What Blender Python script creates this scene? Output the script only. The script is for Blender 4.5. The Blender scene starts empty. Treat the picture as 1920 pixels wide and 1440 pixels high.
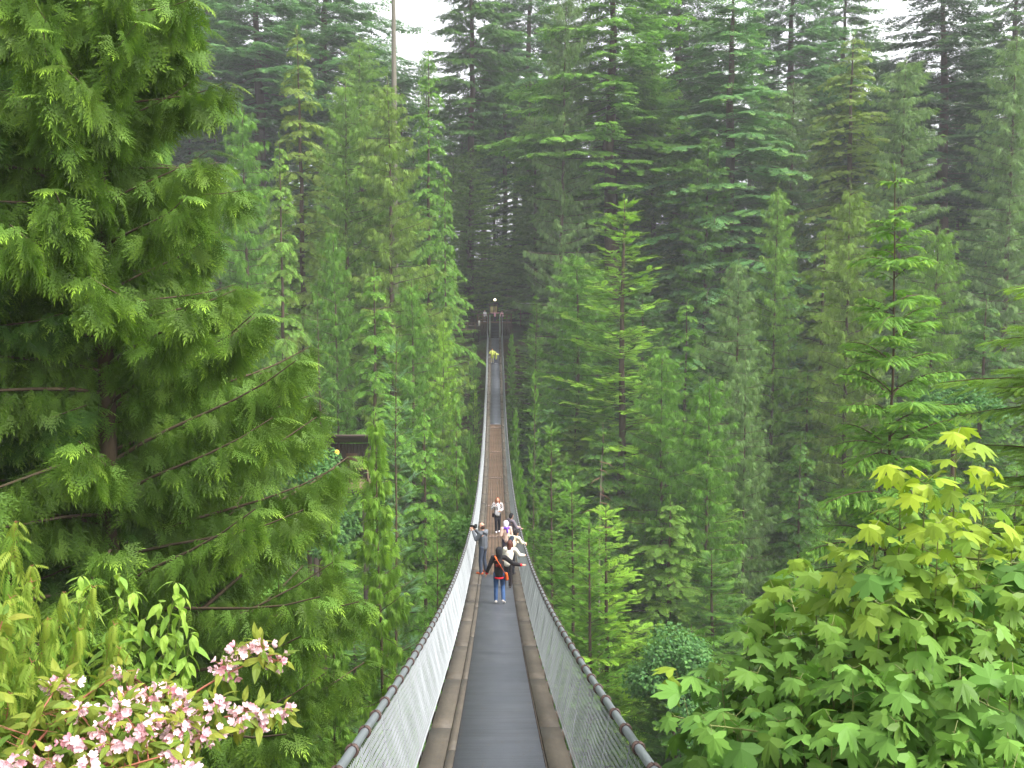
import bpy, bmesh, math, random
import numpy as np
from mathutils import Vector, Matrix, Euler

S = bpy.context.scene
COL = S.collection
R = math.radians
# ------------------------------------------------------------------ camera
F = 1750.0
PITCH = math.atan(160 / F)
YAW = -math.atan(32 / F)
cam_d = bpy.data.cameras.new('camera')
cam_d.sensor_width = 36
cam_d.lens = 36 * F / 1920
cam_d.clip_start = 0.05
cam_d.clip_end = 3000
cam = bpy.data.objects.new('camera', cam_d)
cam.rotation_euler = (math.pi / 2 - PITCH, 0, YAW)
COL.objects.link(cam)
S.camera = cam
CM = Euler(cam.rotation_euler).to_matrix()

# ------------------------------------------------------------------ sky, sun, exposure (overcast)
SUN_EL, SUN_AZ = R(55), R(118)      # azimuth measured from +Y towards +X
w = bpy.data.worlds.new('World'); S.world = w
w.use_nodes = True
nt = w.node_tree; nt.nodes.clear()
sky = nt.nodes.new('ShaderNodeTexSky'); sky.sky_type = 'NISHITA'; sky.sun_disc = False
sky.sun_elevation = SUN_EL; sky.sun_rotation = SUN_AZ
sky.air_density = 1.0; sky.dust_density = 4.0; sky.ozone_density = 1.0
hs = nt.nodes.new('ShaderNodeHueSaturation'); hs.inputs['Saturation'].default_value = 0.12
bg = nt.nodes.new('ShaderNodeBackground'); bg.inputs[1].default_value = 0.15
ow = nt.nodes.new('ShaderNodeOutputWorld')
nt.links.new(sky.outputs[0], hs.inputs['Color']); nt.links.new(hs.outputs[0], bg.inputs[0]); nt.links.new(bg.outputs[0], ow.inputs[0])
sd = bpy.data.lights.new('sun', 'SUN'); sd.energy = 1.3; sd.angle = R(20); sd.color = (1, .96, .9)
so = bpy.data.objects.new('sun', sd); COL.objects.link(so)
sdir = Vector((math.sin(SUN_AZ) * math.cos(SUN_EL), math.cos(SUN_AZ) * math.cos(SUN_EL), math.sin(SUN_EL)))
so.rotation_euler = sdir.to_track_quat('Z', 'Y').to_euler(); so.location = sdir * 100
S.view_settings.view_transform = 'Standard'; S.view_settings.look = 'None'
S.view_settings.gamma = 1; S.view_settings.use_curve_mapping = False
S.view_settings.exposure = 1.9
S.render.engine = 'CYCLES'
cy = S.cycles
cy.use_denoising = True
cy.max_bounces = 6; cy.diffuse_bounces = 3; cy.glossy_bounces = 2; cy.transmission_bounces = 3
cy.transparent_max_bounces = 6; cy.volume_bounces = 0
cy.caustics_reflective = False; cy.caustics_refractive = False
HAZE = 0.0004


def pix(px, py, Y):
    d = CM @ Vector(((px - 960) / F, -(py - 720) / F, -1))
    return d * (Y / d.y)


def lin(r, g, b, k=1.0):
    f = lambda c: (c / 255 / 12.92 if c / 255 <= .04045 else ((c / 255 + .055) / 1.055) ** 2.4) * k
    return (f(r), f(g), f(b))

# ------------------------------------------------------------------ materials
class NT:
    def __init__(s, name):
        s.m = bpy.data.materials.new(name); s.m.use_nodes = True
        s.t = s.m.node_tree; s.t.nodes.clear()
        s.out = s.n('ShaderNodeOutputMaterial')
    def n(s, typ, **kw):
        n = s.t.nodes.new(typ)
        for k, v in kw.items(): setattr(n, k, v)
        return n
    def l(s, a, b): s.t.links.new(a, b)
    def val(s, socket, v):
        if hasattr(v, 'is_linked') or hasattr(v, 'links'): s.l(v, socket)
        else: socket.default_value = v
    def mix(s, fac, a, b, mode='MIX'):
        n = s.n('ShaderNodeMix', data_type='RGBA', blend_type=mode)
        s.val(n.inputs[0], fac)
        for i, v in ((6, a), (7, b)):
            if isinstance(v, tuple): n.inputs[i].default_value = (*v[:3], 1)
            else: s.l(v, n.inputs[i])
        return n.outputs[2]
    def math(s, op, a, b=0.0, c=None):
        n = s.n('ShaderNodeMath', operation=op)
        s.val(n.inputs[0], a); s.val(n.inputs[1], b)
        if c is not None: s.val(n.inputs[2], c)
        return n.outputs[0]
    def noise(s, scale, detail=3, vec=None, rough=.55):
        n = s.n('ShaderNodeTexNoise'); n.inputs['Scale'].default_value = scale
        n.inputs['Detail'].default_value = detail; n.inputs['Roughness'].default_value = rough
        if vec is not None: s.l(vec, n.inputs['Vector'])
        return n.outputs[0]
    def coord(s, which='Object', scale=None):
        c = s.n('ShaderNodeTexCoord').outputs[which]
        if scale:
            m = s.n('ShaderNodeMapping'); m.inputs['Scale'].default_value = scale; s.l(c, m.inputs[0]); c = m.outputs[0]
        return c
    def ramp(s, fac, stops):
        n = s.n('ShaderNodeValToRGB'); el = n.color_ramp.elements
        while len(el) > len(stops): el.remove(el[-1])
        while len(el) < len(stops): el.new(.5)
        for e, (p, c) in zip(el, stops):
            e.position = p; e.color = (*c[:3], 1)
        s.l(fac, n.inputs[0]); return n.outputs[0]
    def pbr(s, col, rough=.6, metal=0, bump=None, bstr=.3, spec=.5, bdist=.01):
        p = s.n('ShaderNodeBsdfPrincipled')
        if isinstance(col, tuple): p.inputs['Base Color'].default_value = (*col[:3], 1)
        else: s.l(col, p.inputs['Base Color'])
        s.val(p.inputs['Roughness'], rough); s.val(p.inputs['Metallic'], metal)
        p.inputs['Specular IOR Level'].default_value = spec
        if bump is not None:
            b = s.n('ShaderNodeBump'); b.inputs['Strength'].default_value = bstr; b.inputs['Distance'].default_value = bdist
            s.l(bump, b.inputs['Height']); s.l(b.outputs[0], p.inputs['Normal'])
        s.l(p.outputs[0], s.out.inputs[0]); return p


def leaf_material(name, tipcol, base=None, rough=.5, trans=.35, tipgain=1.0, spec=.12, warm=.22, ttint=(1.08, 1.2, .7)):
    """green from the object's own colour (or base), shoots of new growth towards tipcol"""
    m = NT(name)
    a = m.n('ShaderNodeAttribute', attribute_name='leaf')
    sp = m.n('ShaderNodeSeparateColor'); m.l(a.outputs['Color'], sp.inputs[0])
    var, tip, hue = sp.outputs[0], sp.outputs[1], sp.outputs[2]
    if base is None:
        oi = m.n('ShaderNodeObjectInfo'); col = oi.outputs['Color']
    else: col = base
    k = m.math('MULTIPLY_ADD', var, .75, .62)
    vm = m.n('ShaderNodeCombineColor')
    for i in range(3): m.l(k, vm.inputs[i])
    c = m.mix(1.0, col, vm.outputs[0], 'MULTIPLY')
    c = m.mix(m.math('MULTIPLY', hue, warm), c, m.mix(1.0, c, (1.7, 1.12, .45), 'MULTIPLY'))
    c = m.mix(m.math('MULTIPLY', tip, tipgain), c, tipcol)
    p = m.n('ShaderNodeBsdfPrincipled'); m.l(c, p.inputs['Base Color'])
    p.inputs['Roughness'].default_value = rough; p.inputs['Specular IOR Level'].default_value = spec
    t = m.n('ShaderNodeBsdfTranslucent'); m.l(m.mix(1.0, c, ttint, 'MULTIPLY'), t.inputs[0])
    mx = m.n('ShaderNodeMixShader'); mx.inputs[0].default_value = trans
    m.l(p.outputs[0], mx.inputs[1]); m.l(t.outputs[0], mx.inputs[2]); m.l(mx.outputs[0], m.out.inputs[0])
    return m.m


def bark_material(name, c1, c2, moss=.3):
    m = NT(name)
    v = m.coord('Object', (6, 6, 1.2)); n1 = m.noise(2.0, 5, v); n2 = m.noise(.7, 3, m.coord('Object'))
    c = m.mix(n1, c1, c2)
    mr = m.ramp(n2, [(.5, (0, 0, 0)), (.68, (1, 1, 1))])
    c = m.mix(m.math('MULTIPLY', mr, moss), c, (.035, .05, .015))
    m.pbr(c, .9, bump=n1, bstr=.6, bdist=.03, spec=.15)
    return m.m


def simple(name, col, rough=.6, metal=0, nscale=None, amt=.25, bstr=0, spec=.5, stretch=None):
    m = NT(name)
    if nscale:
        n = m.noise(nscale, 4, m.coord('Object', stretch))
        k = m.math('MULTIPLY_ADD', n, 2 * amt, 1 - amt)
        cc = m.n('ShaderNodeCombineColor')
        for i in range(3): m.l(k, cc.inputs[i])
        c = m.mix(1.0, col, cc.outputs[0], 'MULTIPLY')
        m.pbr(c, rough, metal, bump=n if bstr else None, bstr=bstr, spec=spec)
    else: m.pbr(col, rough, metal, spec=spec)
    return m.m


M = {}
M['needle'] = leaf_material('conifer_foliage', lin(128, 162, 58), trans=.35)
M['needle_near'] = leaf_material('conifer_spray', lin(134, 168, 56), trans=.35)
M['broad'] = leaf_material('broad_leaf', lin(120, 160, 70), trans=.35)
M['maple'] = leaf_material('maple_leaf', lin(150, 168, 50), base=lin(90, 130, 60), trans=.38, rough=.42, warm=.08, ttint=(1, 1.08, .75))
M['ash'] = leaf_material('pinnate_leaf', lin(134, 148, 58), base=lin(92, 134, 54), trans=.4, warm=.08, ttint=(1, 1.2, .7))
M['dog'] = leaf_material('oval_leaf', lin(170, 195, 80), base=lin(74, 118, 54), trans=.4, rough=.35)
M['pinkleaf'] = leaf_material('shrub_leaf', lin(150, 150, 62), base=lin(84, 114, 46), trans=.4)
M['petal'] = leaf_material('pink_petal', lin(206, 126, 142), base=lin(240, 208, 213), trans=.3, tipgain=.8, warm=0, ttint=(1, .96, .98))
M['bark'] = bark_material('bark', lin(56, 46, 38), lin(100, 84, 70))
M['bark_red'] = bark_material('bark_reddish', lin(52, 44, 33), lin(100, 86, 68), .3)
M['bark_pale'] = bark_material('bark_pale', lin(84, 80, 70), lin(124, 119, 106), .15)
M['twig'] = simple('twig', lin(112, 78, 58), .7, nscale=20)
M['twig_green'] = simple('green_twig', lin(106, 112, 58), .6, nscale=20)
M['twig_red'] = simple('red_twig', lin(140, 84, 62), .6, nscale=20)


def ground_mat():
    m = NT('forest_floor')
    v = m.coord('Object')
    n1 = m.noise(.25, 6, v); n2 = m.noise(3, 5, v)
    c = m.mix(n2, lin(48, 38, 28), lin(84, 70, 50))
    c = m.mix(m.ramp(n1, [(.42, (0, 0, 0)), (.58, (1, 1, 1))]), c, m.mix(n2, lin(40, 56, 26), lin(76, 96, 44)))
    m.pbr(c, .95, bump=n2, bstr=1, bdist=.2, spec=.1); return m.m
M['ground'] = ground_mat()
# ------------------------------------------------------------------ mesh helpers
def tagset(o, label=None, cat=None, group=None, kind=None):
    if label: o['label'] = label
    if cat: o['category'] = cat
    if group: o['group'] = group
    if kind: o['kind'] = kind
    return o


def mesh_np(name, V, Q, mat=None, leaf=None, smooth=False, tri=False):
    """V (n,3), Q (m,k) faces, optional per-vertex leaf attribute (n,3)"""
    V = np.asarray(V, np.float32); Q = np.asarray(Q, np.int32)
    me = bpy.data.meshes.new(name)
    k = Q.shape[1]
    me.vertices.add(len(V)); me.vertices.foreach_set('co', V.ravel())
    me.loops.add(Q.size); me.loops.foreach_set('vertex_index', Q.ravel())
    me.polygons.add(len(Q)); me.polygons.foreach_set('loop_start', np.arange(0, Q.size, k, dtype=np.int32))
    if smooth: me.polygons.foreach_set('use_smooth', np.ones(len(Q), bool))
    me.update(calc_edges=True)
    if leaf is not None:
        a = me.attributes.new('leaf', 'FLOAT_COLOR', 'POINT')
        L = np.ones((len(V), 4), np.float32); L[:, :3] = leaf
        a.data.foreach_set('color', L.ravel())
    if mat: me.materials.append(mat)
    return me


def link(name, me, parent=None, loc=None):
    o = bpy.data.objects.new(name, me); COL.objects.link(o)
    if parent: o.parent = parent
    if loc is not None: o.location = loc
    return o


def empty(name, loc=(0, 0, 0), rz=0):
    o = bpy.data.objects.new(name, None); o.location = loc; o.rotation_euler = (0, 0, rz)
    o.empty_display_size = .3; COL.objects.link(o); return o


class MB:
    """mesh builder in plain lists: boxes, tubes, lathe rings (quads)"""
    def __init__(s): s.v = []; s.q = []; s.n = 0
    def add(s, V, Q):
        V = np.asarray(V, float).reshape(-1, 3); Q = np.asarray(Q, int).reshape(-1, 4)
        s.v.append(V); s.q.append(Q + s.n); s.n += len(V); return s
    def box(s, c, d, rot=None):
        c = np.array(c, float); h = np.array(d, float) / 2
        V = np.array([[x, y, z] for x in (-1, 1) for y in (-1, 1) for z in (-1, 1)]) * h
        if rot is not None: V = V @ np.array(rot).T
        return s.add(V + c, [(0, 1, 3, 2), (4, 6, 7, 5), (0, 4, 5, 1), (2, 3, 7, 6), (0, 2, 6, 4), (1, 5, 7, 3)])
    def bar(s, a, b, wx, wz):
        a = np.array(a, float); b = np.array(b, float); d = b - a; L = np.linalg.norm(d); d /= L
        up = np.array((0, 0, 1.)) if abs(d[2]) < .9 else np.array((0, 1., 0))
        x = np.cross(d, up); x /= np.linalg.norm(x); z = np.cross(x, d)
        return s.box((a + b) / 2, (wx, L, wz), np.stack([x, d, z], 1))
    def tube(s, P, rad, k=8, cap=True):
        P = np.asarray(P, float); n = len(P); rad = np.broadcast_to(np.asarray(rad, float), (n,))
        T = np.gradient(P, axis=0); T /= np.linalg.norm(T, axis=1)[:, None] + 1e-9
        ref = np.array((0, 0, 1.)) if abs(T[0][2]) < .9 else np.array((1., 0, 0))
        X = np.cross(T, ref); X /= np.linalg.norm(X, axis=1)[:, None] + 1e-9
        Y = np.cross(T, X)
        a = np.arange(k) * 2 * math.pi / k
        V = P[:, None] + rad[:, None, None] * (np.cos(a)[None, :, None] * X[:, None] + np.sin(a)[None, :, None] * Y[:, None])
        i = np.arange(n - 1)[:, None] * k; j = np.arange(k)[None]
        Q = np.stack([i + j, i + (j + 1) % k, i + k + (j + 1) % k, i + k + j], -1).reshape(-1, 4)
        s.add(V.reshape(-1, 3), Q)
        if cap and k >= 4 and k % 2 == 0:
            for e in (0, n - 1):
                cv = V[e]
                s.add(cv, [(0, t, t + 1, t + 2) for t in range(1, k - 2, 2)] + [])
        return s
    def ball(s, c, r, k=12, m=8, sc=(1, 1, 1)):
        th = np.linspace(0, math.pi, m + 1)[:, None]; ph = (np.arange(k) * 2 * math.pi / k)[None]
        V = np.stack([np.sin(th) * np.cos(ph), np.sin(th) * np.sin(ph), np.cos(th) + 0 * ph], -1).reshape(-1, 3) * r * np.array(sc) + np.array(c)
        i = np.arange(m)[:, None] * k; j = np.arange(k)[None]
        return s.add(V, np.stack([i + j, i + k + j, i + k + (j + 1) % k, i + (j + 1) % k], -1).reshape(-1, 4))
    def mesh(s, name, mat, smooth=False):
        me = mesh_np(name, np.concatenate(s.v), np.concatenate(s.q), mat, smooth=smooth)
        me.validate(); return me
    def build(s, name, mat, parent=None, smooth=False):
        return link(name, s.mesh(name, mat, smooth), parent)


# ------------------------------------------------------------------ foliage templates
def leaflet(b, a, L, wd, z0=0, dz=0):
    c, sn = math.cos(a), math.sin(a)
    px, py = b
    return [(px, py, z0), (px + c * L * .45 - sn * wd, py + sn * L * .45 + c * wd, z0 + dz * .3),
            (px + c * L, py + sn * L, z0 + dz), (px + c * L * .45 + sn * wd, py + sn * L * .45 - c * wd, z0 + dz * .3)]


def template(pairs, spread=48, wl=.5, wd=.055, level2=0, droop=.05):
    """flat spray along +X, unit length; returns V (q,4,3) and tipness (q,4)"""
    q = []
    for i in range(pairs):
        t = .08 + .84 * i / pairs
        L = wl * (math.sin(math.pi * min(1, (t + .22) * .86)) ** .8) * (1 - .25 * t)
        for s in (-1, 1):
            tt = t + (.03 if s > 0 else 0)
            a = s * R(spread - 14 * t)
            if level2:
                for j in range(level2):
                    u = .15 + .75 * j / level2
                    bx, by = tt + math.cos(a) * L * u, math.sin(a) * L * u
                    l2 = L * .42 * (1 - .55 * u)
                    for s2 in (-1, 1):
                        q.append(leaflet((bx, by), a + s2 * R(38), l2, l2 * .17, -droop * u * L, -droop * .6))
                bx, by = tt + math.cos(a) * L * .6, math.sin(a) * L * .6
                q.append(leaflet((bx, by), a, L * .45, L * .055, -droop * .6 * L, -droop))
                q.append(leaflet((tt, 0), a, L * .85, .012, 0, -droop * .5))
            else:
                q.append(leaflet((tt, 0), a, L, wd, 0, -droop))
    q.append(leaflet((.72, 0), 0, .32, wd * .8, 0, -droop * .5))
    V = np.array(q, float)
    tip = np.clip((np.hypot(V[..., 0], V[..., 1] * 1.1) - .45) / .5, 0, 1)
    return V, tip


T_FAR = template(3, 50, .55, .085)
T_MID = template(5, 48, .5, .06)


def fan(nf, spread, sub, wd, L0=.82, curl=.12):
    """hanging cedar fan: pointed fingers leaving one stem, each with its own side scales"""
    q = []
    for k in range(-nf, nf + 1):
        f = abs(k) / (nf + .6); a = R(k * spread / nf) if nf else 0
        t0 = .42 * (1 - f); L = L0 * (1 - .38 * f) * (1.18 - t0) * (1 - .07 * ((k * 7) % 3))
        bx, by = t0, .02 * k
        if sub:
            q.append(leaflet((bx, by), a, L, .010, -curl * f * .3, -curl * f))
            for j in range(sub):
                u = .16 + .74 * j / sub; l2 = L * .30 * (1 - .55 * u); px, py = bx + math.cos(a) * L * u, by + math.sin(a) * L * u
                for s2 in (-1, 1): q.append(leaflet((px, py), a + s2 * R(34), l2, l2 * .16, -curl * f * u, -curl * .25))
            q.append(leaflet((bx + math.cos(a) * L * .78, by + math.sin(a) * L * .78), a, L * .3, L * .035, -curl * f, -curl * .2))
        else: q.append(leaflet((bx, by), a, L, wd, -curl * f * .3, -curl * f))
    V = np.array(q, float)
    return V, np.clip((np.hypot(V[..., 0], V[..., 1]) - .62) / .4, 0, 1)


T_CED = fan(4, 52, 4, .03)
T_CEDM = fan(3, 46, 0, .05)
T_CEDF = fan(2, 40, 0, .05)
T_HEM = template(7, 58, .26, .045, level2=0, droop=.1)
T_FIR = template(8, 60, .26, .035)


class Fol:
    def __init__(s, rng): s.rng = rng; s.V = []; s.A = []
    def add(s, T, O, X, N, size, droop=.25, tip=0., width=1.0, var=None):
        """place template T at O (n,3), along X (n,3), with plane normal about N (n,3)"""
        V, tp = T; n = len(O)
        if n == 0: return
        X = X / (np.linalg.norm(X, axis=1)[:, None] + 1e-9)
        Y = np.cross(N, X); Y /= np.linalg.norm(Y, axis=1)[:, None] + 1e-9
        Z = np.cross(X, Y)
        size = np.broadcast_to(size, (n,))[:, None, None, None]
        droop = np.broadcast_to(droop, (n,))[:, None, None]
        x = V[None, ..., 0]; y = V[None, ..., 1] * width; z = V[None, ..., 2] - droop * x * x
        P = O[:, None, None] + size * (x[..., None] * X[:, None, None] + y[..., None] * Y[:, None, None] + z[..., None] * Z[:, None, None])
        # gravity: tips of the spray hang
        s.V.append(P.reshape(-1, 3).astype(np.float32))
        if var is None: var = s.rng.random(n)
        hue = s.rng.random(n) ** 2
        tip = np.broadcast_to(tip, (n,))
        A = np.stack(np.broadcast_arrays(var[:, None, None], tip[:, None, None] * tp[None], hue[:, None, None]), -1)
        s.A.append(A.reshape(-1, 3).astype(np.float32))
    def mesh(s, name, mat):
        V = np.concatenate(s.V); A = np.concatenate(s.A)
        Q = np.arange(len(V), dtype=np.int32).reshape(-1, 4)
        return mesh_np(name, V, Q, mat, A)


def rnorm(v): return v / (np.linalg.norm(v, axis=-1, keepdims=True) + 1e-9)


def conifer(seed, H, RAD, style, nl, crown0=.12, T=T_FAR, fs=.9, step=.45, fresh=.25, irr=.25, pw=.8,
            trunk_r=.35, mat='needle', bark='bark', lean=0., only=None, tiers=0, dead=0, density=1.0, inner=.22, layers=2, mhang=0., xmax=None, widek=1.0):
    """returns (trunk mesh, crown mesh) for a conifer standing at the origin"""
    rng = np.random.default_rng(seed)
    fo = Fol(rng); wd = MB()
    n = 26
    tz = np.linspace(0, 1, n)
    wob = np.cumsum(rng.normal(0, .035, (n, 2)), 0) * H / 40
    wob -= wob[0]
    P = np.stack([wob[:, 0] + lean * tz ** 2, wob[:, 1], tz * H], 1)
    rad = trunk_r * (1 - tz) ** .8 * (1 + .5 * np.exp(-tz * 25)) + .012
    wd.tube(P, rad, 10 if H < 30 else 8, cap=False)
    trunk_at = lambda z: np.array([np.interp(z, P[:, 2], P[:, 0]), np.interp(z, P[:, 2], P[:, 1]), z])
    h0 = crown0 * H
    # a few gaps and bulges in the crown
    bul = rng.random((9, 4))
    for i in range(nl):
        u = (i + rng.random()) / nl
        u = u ** .9
        if tiers: u = min(.995, (round(u * tiers) + rng.normal(0, .27)) / tiers); u = max(0, u)
        z = h0 + u * (H - h0) * .99
        az = i * 2.39996 + rng.normal(0, .35)
        if only is not None and not only(az, u): continue
        prof = (1 - u) ** pw * min(1, .55 + u / .22 * .45)
        b = 1.0
        for c in bul: b += (c[2] - .45) * .9 * math.exp(-(((u - c[0]) / .12) ** 2)) * max(0, math.cos(az - c[1] * 6.283))
        L = RAD * prof * (1 + rng.uniform(-irr, irr * .6)) * max(.35, b) + .25
        if xmax is not None and math.cos(az) > .05: L = min(L, xmax / math.cos(az))
        if style == 'cedar': e, dr, up = (R(rng.uniform(8, 38)), .48, .34) if T is T_CED else (R(rng.uniform(4, 30)), .38, .30)
        elif style == 'hemlock': e, dr, up = R(rng.uniform(-6, 16) + 22 * u), .42, -.04
        elif style == 'young': e, dr, up = R(rng.uniform(-2, 18) + 18 * u), .30, .02
        elif style == 'fir': e, dr, up = R(-14 + 46 * u + rng.normal(0, 6)), .14, .16
        else: e, dr, up = R(rng.uniform(-22, 10)), .22, .14      # old fir
        t = np.linspace(0, 1, 7)
        az2 = az + rng.normal(0, .18) * t
        rr = L * t * math.cos(e)
        B0 = trunk_at(z)
        Pz = B0[2] + L * (math.sin(e) * t - dr * t ** 2 + up * t ** 3)
        LP = np.stack([B0[0] + np.cos(az2) * rr, B0[1] + np.sin(az2) * rr, Pz], 1)
        wr = max(.012, L * .0085 + .004)
        wd.tube(LP, np.linspace(wr, wr * .25, 7), 3 if H >= 30 else 5, cap=False)
        if dead and u < dead and rng.random() < .55: continue
        # sprays
        m = max(3, int(L / step * density))
        ts = inner + (1 - inner) * (np.arange(m) + rng.random(m) * .8) / m
        if style == 'old': ts = ts[ts > .22]
        for side in (-1, 1):
            tt = ts + rng.normal(0, .02, len(ts)); tt = np.clip(tt, .05, 1.0)
            O = np.stack([np.interp(tt, t, LP[:, k]) for k in range(3)], 1)
            G = np.stack([np.interp(tt, t, np.gradient(LP[:, k], t)) for k in range(3)], 1); G = rnorm(G)
            SD = rnorm(np.cross(G, np.array((0, 0, 1.)))) * side
            nn = len(tt)
            outer = np.clip((tt - .35) / .5, 0, 1)
            fr = np.clip(fresh * (outer + .35) * rng.uniform(.2, 1.6, nn), 0, 1)
            if style == 'cedar':
                for layer in range(layers):
                    D = rnorm(G * .45 + SD * rng.uniform(.15, .8, (nn, 1)) + np.array((0, 0, -1.)) * rng.uniform(*((.6, 1.5) if T is T_CED else (.5, 1.15)), (nn, 1)) + rng.normal(0, .16, (nn, 3)))
                    Nn = rnorm(np.cross(D, rng.normal(0, .55, (nn, 3)) + G + SD * .2) + rng.normal(0, .3, (nn, 3)))
                    Nn *= np.sign(Nn[:, 2:3] + G[:, 2:3] * 0 + 1e-6)
                    Oo = O + SD * rng.uniform(0, .3, (nn, 1)) * fs + np.array((0, 0, -.35)) * layer * fs
                    fo.add(T, Oo, D, Nn, fs * rng.uniform(.7, 1.3, nn), .3, fr if layer == 0 else fr * .6, 1.0)
            else:
                wide = {'hemlock': .36, 'fir': .30, 'old': .34, 'young': .36}[style] * widek
                ll = np.minimum((L * wide) * (1.02 - tt) ** .7 * rng.uniform(.65, 1.15, nn) + fs * .45, 3.2)
                k = max(1, int(round(ll.max() / (fs * .62))))
                D0 = rnorm(G * .75 + SD * .8 + np.array((0, 0, -.12 if style != 'fir' else .05)) + rng.normal(0, .1, (nn, 3)))
                for j in range(k):
                    s0 = j * fs * .62
                    ok = s0 < ll - fs * .3
                    if not ok.any(): continue
                    o = O[ok] + D0[ok] * s0
                    hang = {'hemlock': .30, 'fir': .05, 'old': .34, 'young': .22}[style] * (s0 / 1.5 + .25)
                    o[:, 2] -= hang * s0 * .55
                    D = rnorm(D0[ok] + np.array((0, 0, -hang)) + rng.normal(0, .14, (ok.sum(), 3)))
                    Nn = rnorm(np.array((0, 0, 1.)) + rng.normal(0, .28, (ok.sum(), 3)))
                    last = (s0 + fs * .62 >= ll[ok])
                    fo.add(T, o, D, Nn, fs * rng.uniform(.75, 1.25, ok.sum()), .06 if style == 'fir' else (.14 if style == 'young' else .28),
                           fr[ok] * np.where(last, 1.2, .5))
                    if style == 'old' or (style == 'hemlock' and fs > .5):   # hanging twigs below
                        D = rnorm(D0[ok] * .5 + np.array((0, 0, -.9)) + rng.normal(0, .2, (ok.sum(), 3)))
                        fo.add(T, o, D, rnorm(rng.normal(0, 1, (ok.sum(), 3))), fs * .7 * rng.uniform(.6, 1.2, ok.sum()), .15, 0)
        # limb tip
        G1 = rnorm(LP[-1:] - LP[-2:-1])
        fo.add(T, LP[-1:], G1 + (np.array([[0, 0, -.4]]) if style not in ('fir', 'young') else 0), np.array([[0, 0, 1.]]), fs * 1.1, .4, fresh * 1.6)
    # leader
    for kk in range(5):
        D = np.array([[math.cos(kk * 1.3) * .4, math.sin(kk * 1.3) * .4, 1.0]])
        fo.add(T, P[-1:] - [[0, 0, fs * .35 * kk]], D, np.array([[math.sin(kk * 1.3), -math.cos(kk * 1.3), .1]]), fs * .8, .3, fresh, .6)
    return wd.mesh('trunk', M[bark], True), fo.mesh('crown', M[mat])


def plant_tree(name, protos, loc, sx=1, sz=1, rot=0, col=(.06, .09, .03), label=None, cat='tree', group=None):
    t = empty(name, loc); t.rotation_euler = (R(.6) * math.sin(loc[0] * 3.1), R(.6) * math.cos(loc[1] * 2.3), rot); t.scale = (sx, sx, sz)
    tagset(t, label, cat, group)
    a = link('trunk', protos[0], t); b = link('crown', protos[1], t)
    b.color = (*col, 1)
    return t

# ------------------------------------------------------------------ terrain
GY = [-900, -80, -5, 2, 12, 30, 50, 62, 82, 95, 120, 138, 150, 200, 300, 500, 1400]
GZ = [-2, -2.6, -2.7, -3.6, -13, -30, -47, -56, -56, -46, -25, -6.2, -3.9, -1, 8, 16, 30]


def ground_z(x, y):
    yy = y - .00035 * x * x * np.clip((np.abs(x) - 10) / 60, 0, 1) * .4
    z = np.interp(yy, GY, GZ)
    far = np.clip((np.abs(x) - 4) / 20, 0, 1)
    return z + far * (1.3 * np.sin(x * .13 + y * .07) + .8 * np.sin(x * .31 - y * .19) + .5 * np.sin(x * .7 + y * .53) * np.cos(y * .4))


gx = np.concatenate([np.linspace(-900, -160, 20), np.linspace(-150, 150, 151), np.linspace(160, 900, 20)])
gy = np.concatenate([np.linspace(-900, -50, 16), np.linspace(-45, 240, 191), np.linspace(250, 1400, 30)])
XX, YY = np.meshgrid(gx, gy)
rngG = np.random.default_rng(5)
ZZ = ground_z(XX, YY) + rngG.normal(0, .22, XX.shape) * (np.abs(XX) > 3)
nx = len(gx); i = np.arange(len(gy) - 1)[:, None] * nx; j = np.arange(nx - 1)[None]
gq = np.stack([i + j, i + j + 1, i + nx + j + 1, i + nx + j], -1).reshape(-1, 4)
tagset(link('ground', mesh_np('ground', np.stack([XX, YY, ZZ], -1).reshape(-1, 3), gq, M['ground'], smooth=True)), kind='structure')
mw = NT('river_water'); mw.pbr((.02, .035, .03), .12, bump=mw.noise(2, 4, mw.coord('Object')), bstr=.4, bdist=.1)
tagset(MB().box((0, 72, -54.6), (1800, 22, .2)).build('river', mw.m), kind='structure')

# ------------------------------------------------------------------ tree prototypes
PR = {}
PR['cedar'] = [(conifer(11 + k, 40, 4.6, 'cedar', 270, .05, T_CEDF, .46, .21, .28, pw=.42, inner=.06, trunk_r=.3, irr=.4), 40, 4.6) for k in range(3)]
PR['hemlock'] = [(conifer(31 + k, 40, 5.2, 'hemlock', 220, .06, T_FAR, .42, .27, .32, pw=.58, inner=.06, trunk_r=.38, irr=.45, tiers=34), 40, 5.2) for k in range(3)]
PR['old'] = [(conifer(51 + k, 60, 6.0, 'old', 190, .42, T_FAR, .62, .42, .15, irr=.5, pw=.5, trunk_r=.55), 60, 6.0) for k in range(3)]
PR['fir'] = [(conifer(71 + k, 30, 4.2, 'fir', 230, .04, T_MID, .36, .25, .3, inner=.08, pw=.7, trunk_r=.24, irr=.4, tiers=30), 30, 4.2) for k in range(2)]

PR['bare'] = [(conifer(91, 60, 5.0, 'old', 60, .78, T_FAR, .62, .42, .15, irr=.5, pw=.5, trunk_r=.5, bark='bark_pale'), 60, 5.0)]
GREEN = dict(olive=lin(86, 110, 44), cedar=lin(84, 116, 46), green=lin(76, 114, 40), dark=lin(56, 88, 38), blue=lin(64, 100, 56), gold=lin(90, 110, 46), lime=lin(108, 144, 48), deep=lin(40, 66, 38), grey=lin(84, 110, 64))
rngT = random.Random(3)


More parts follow.
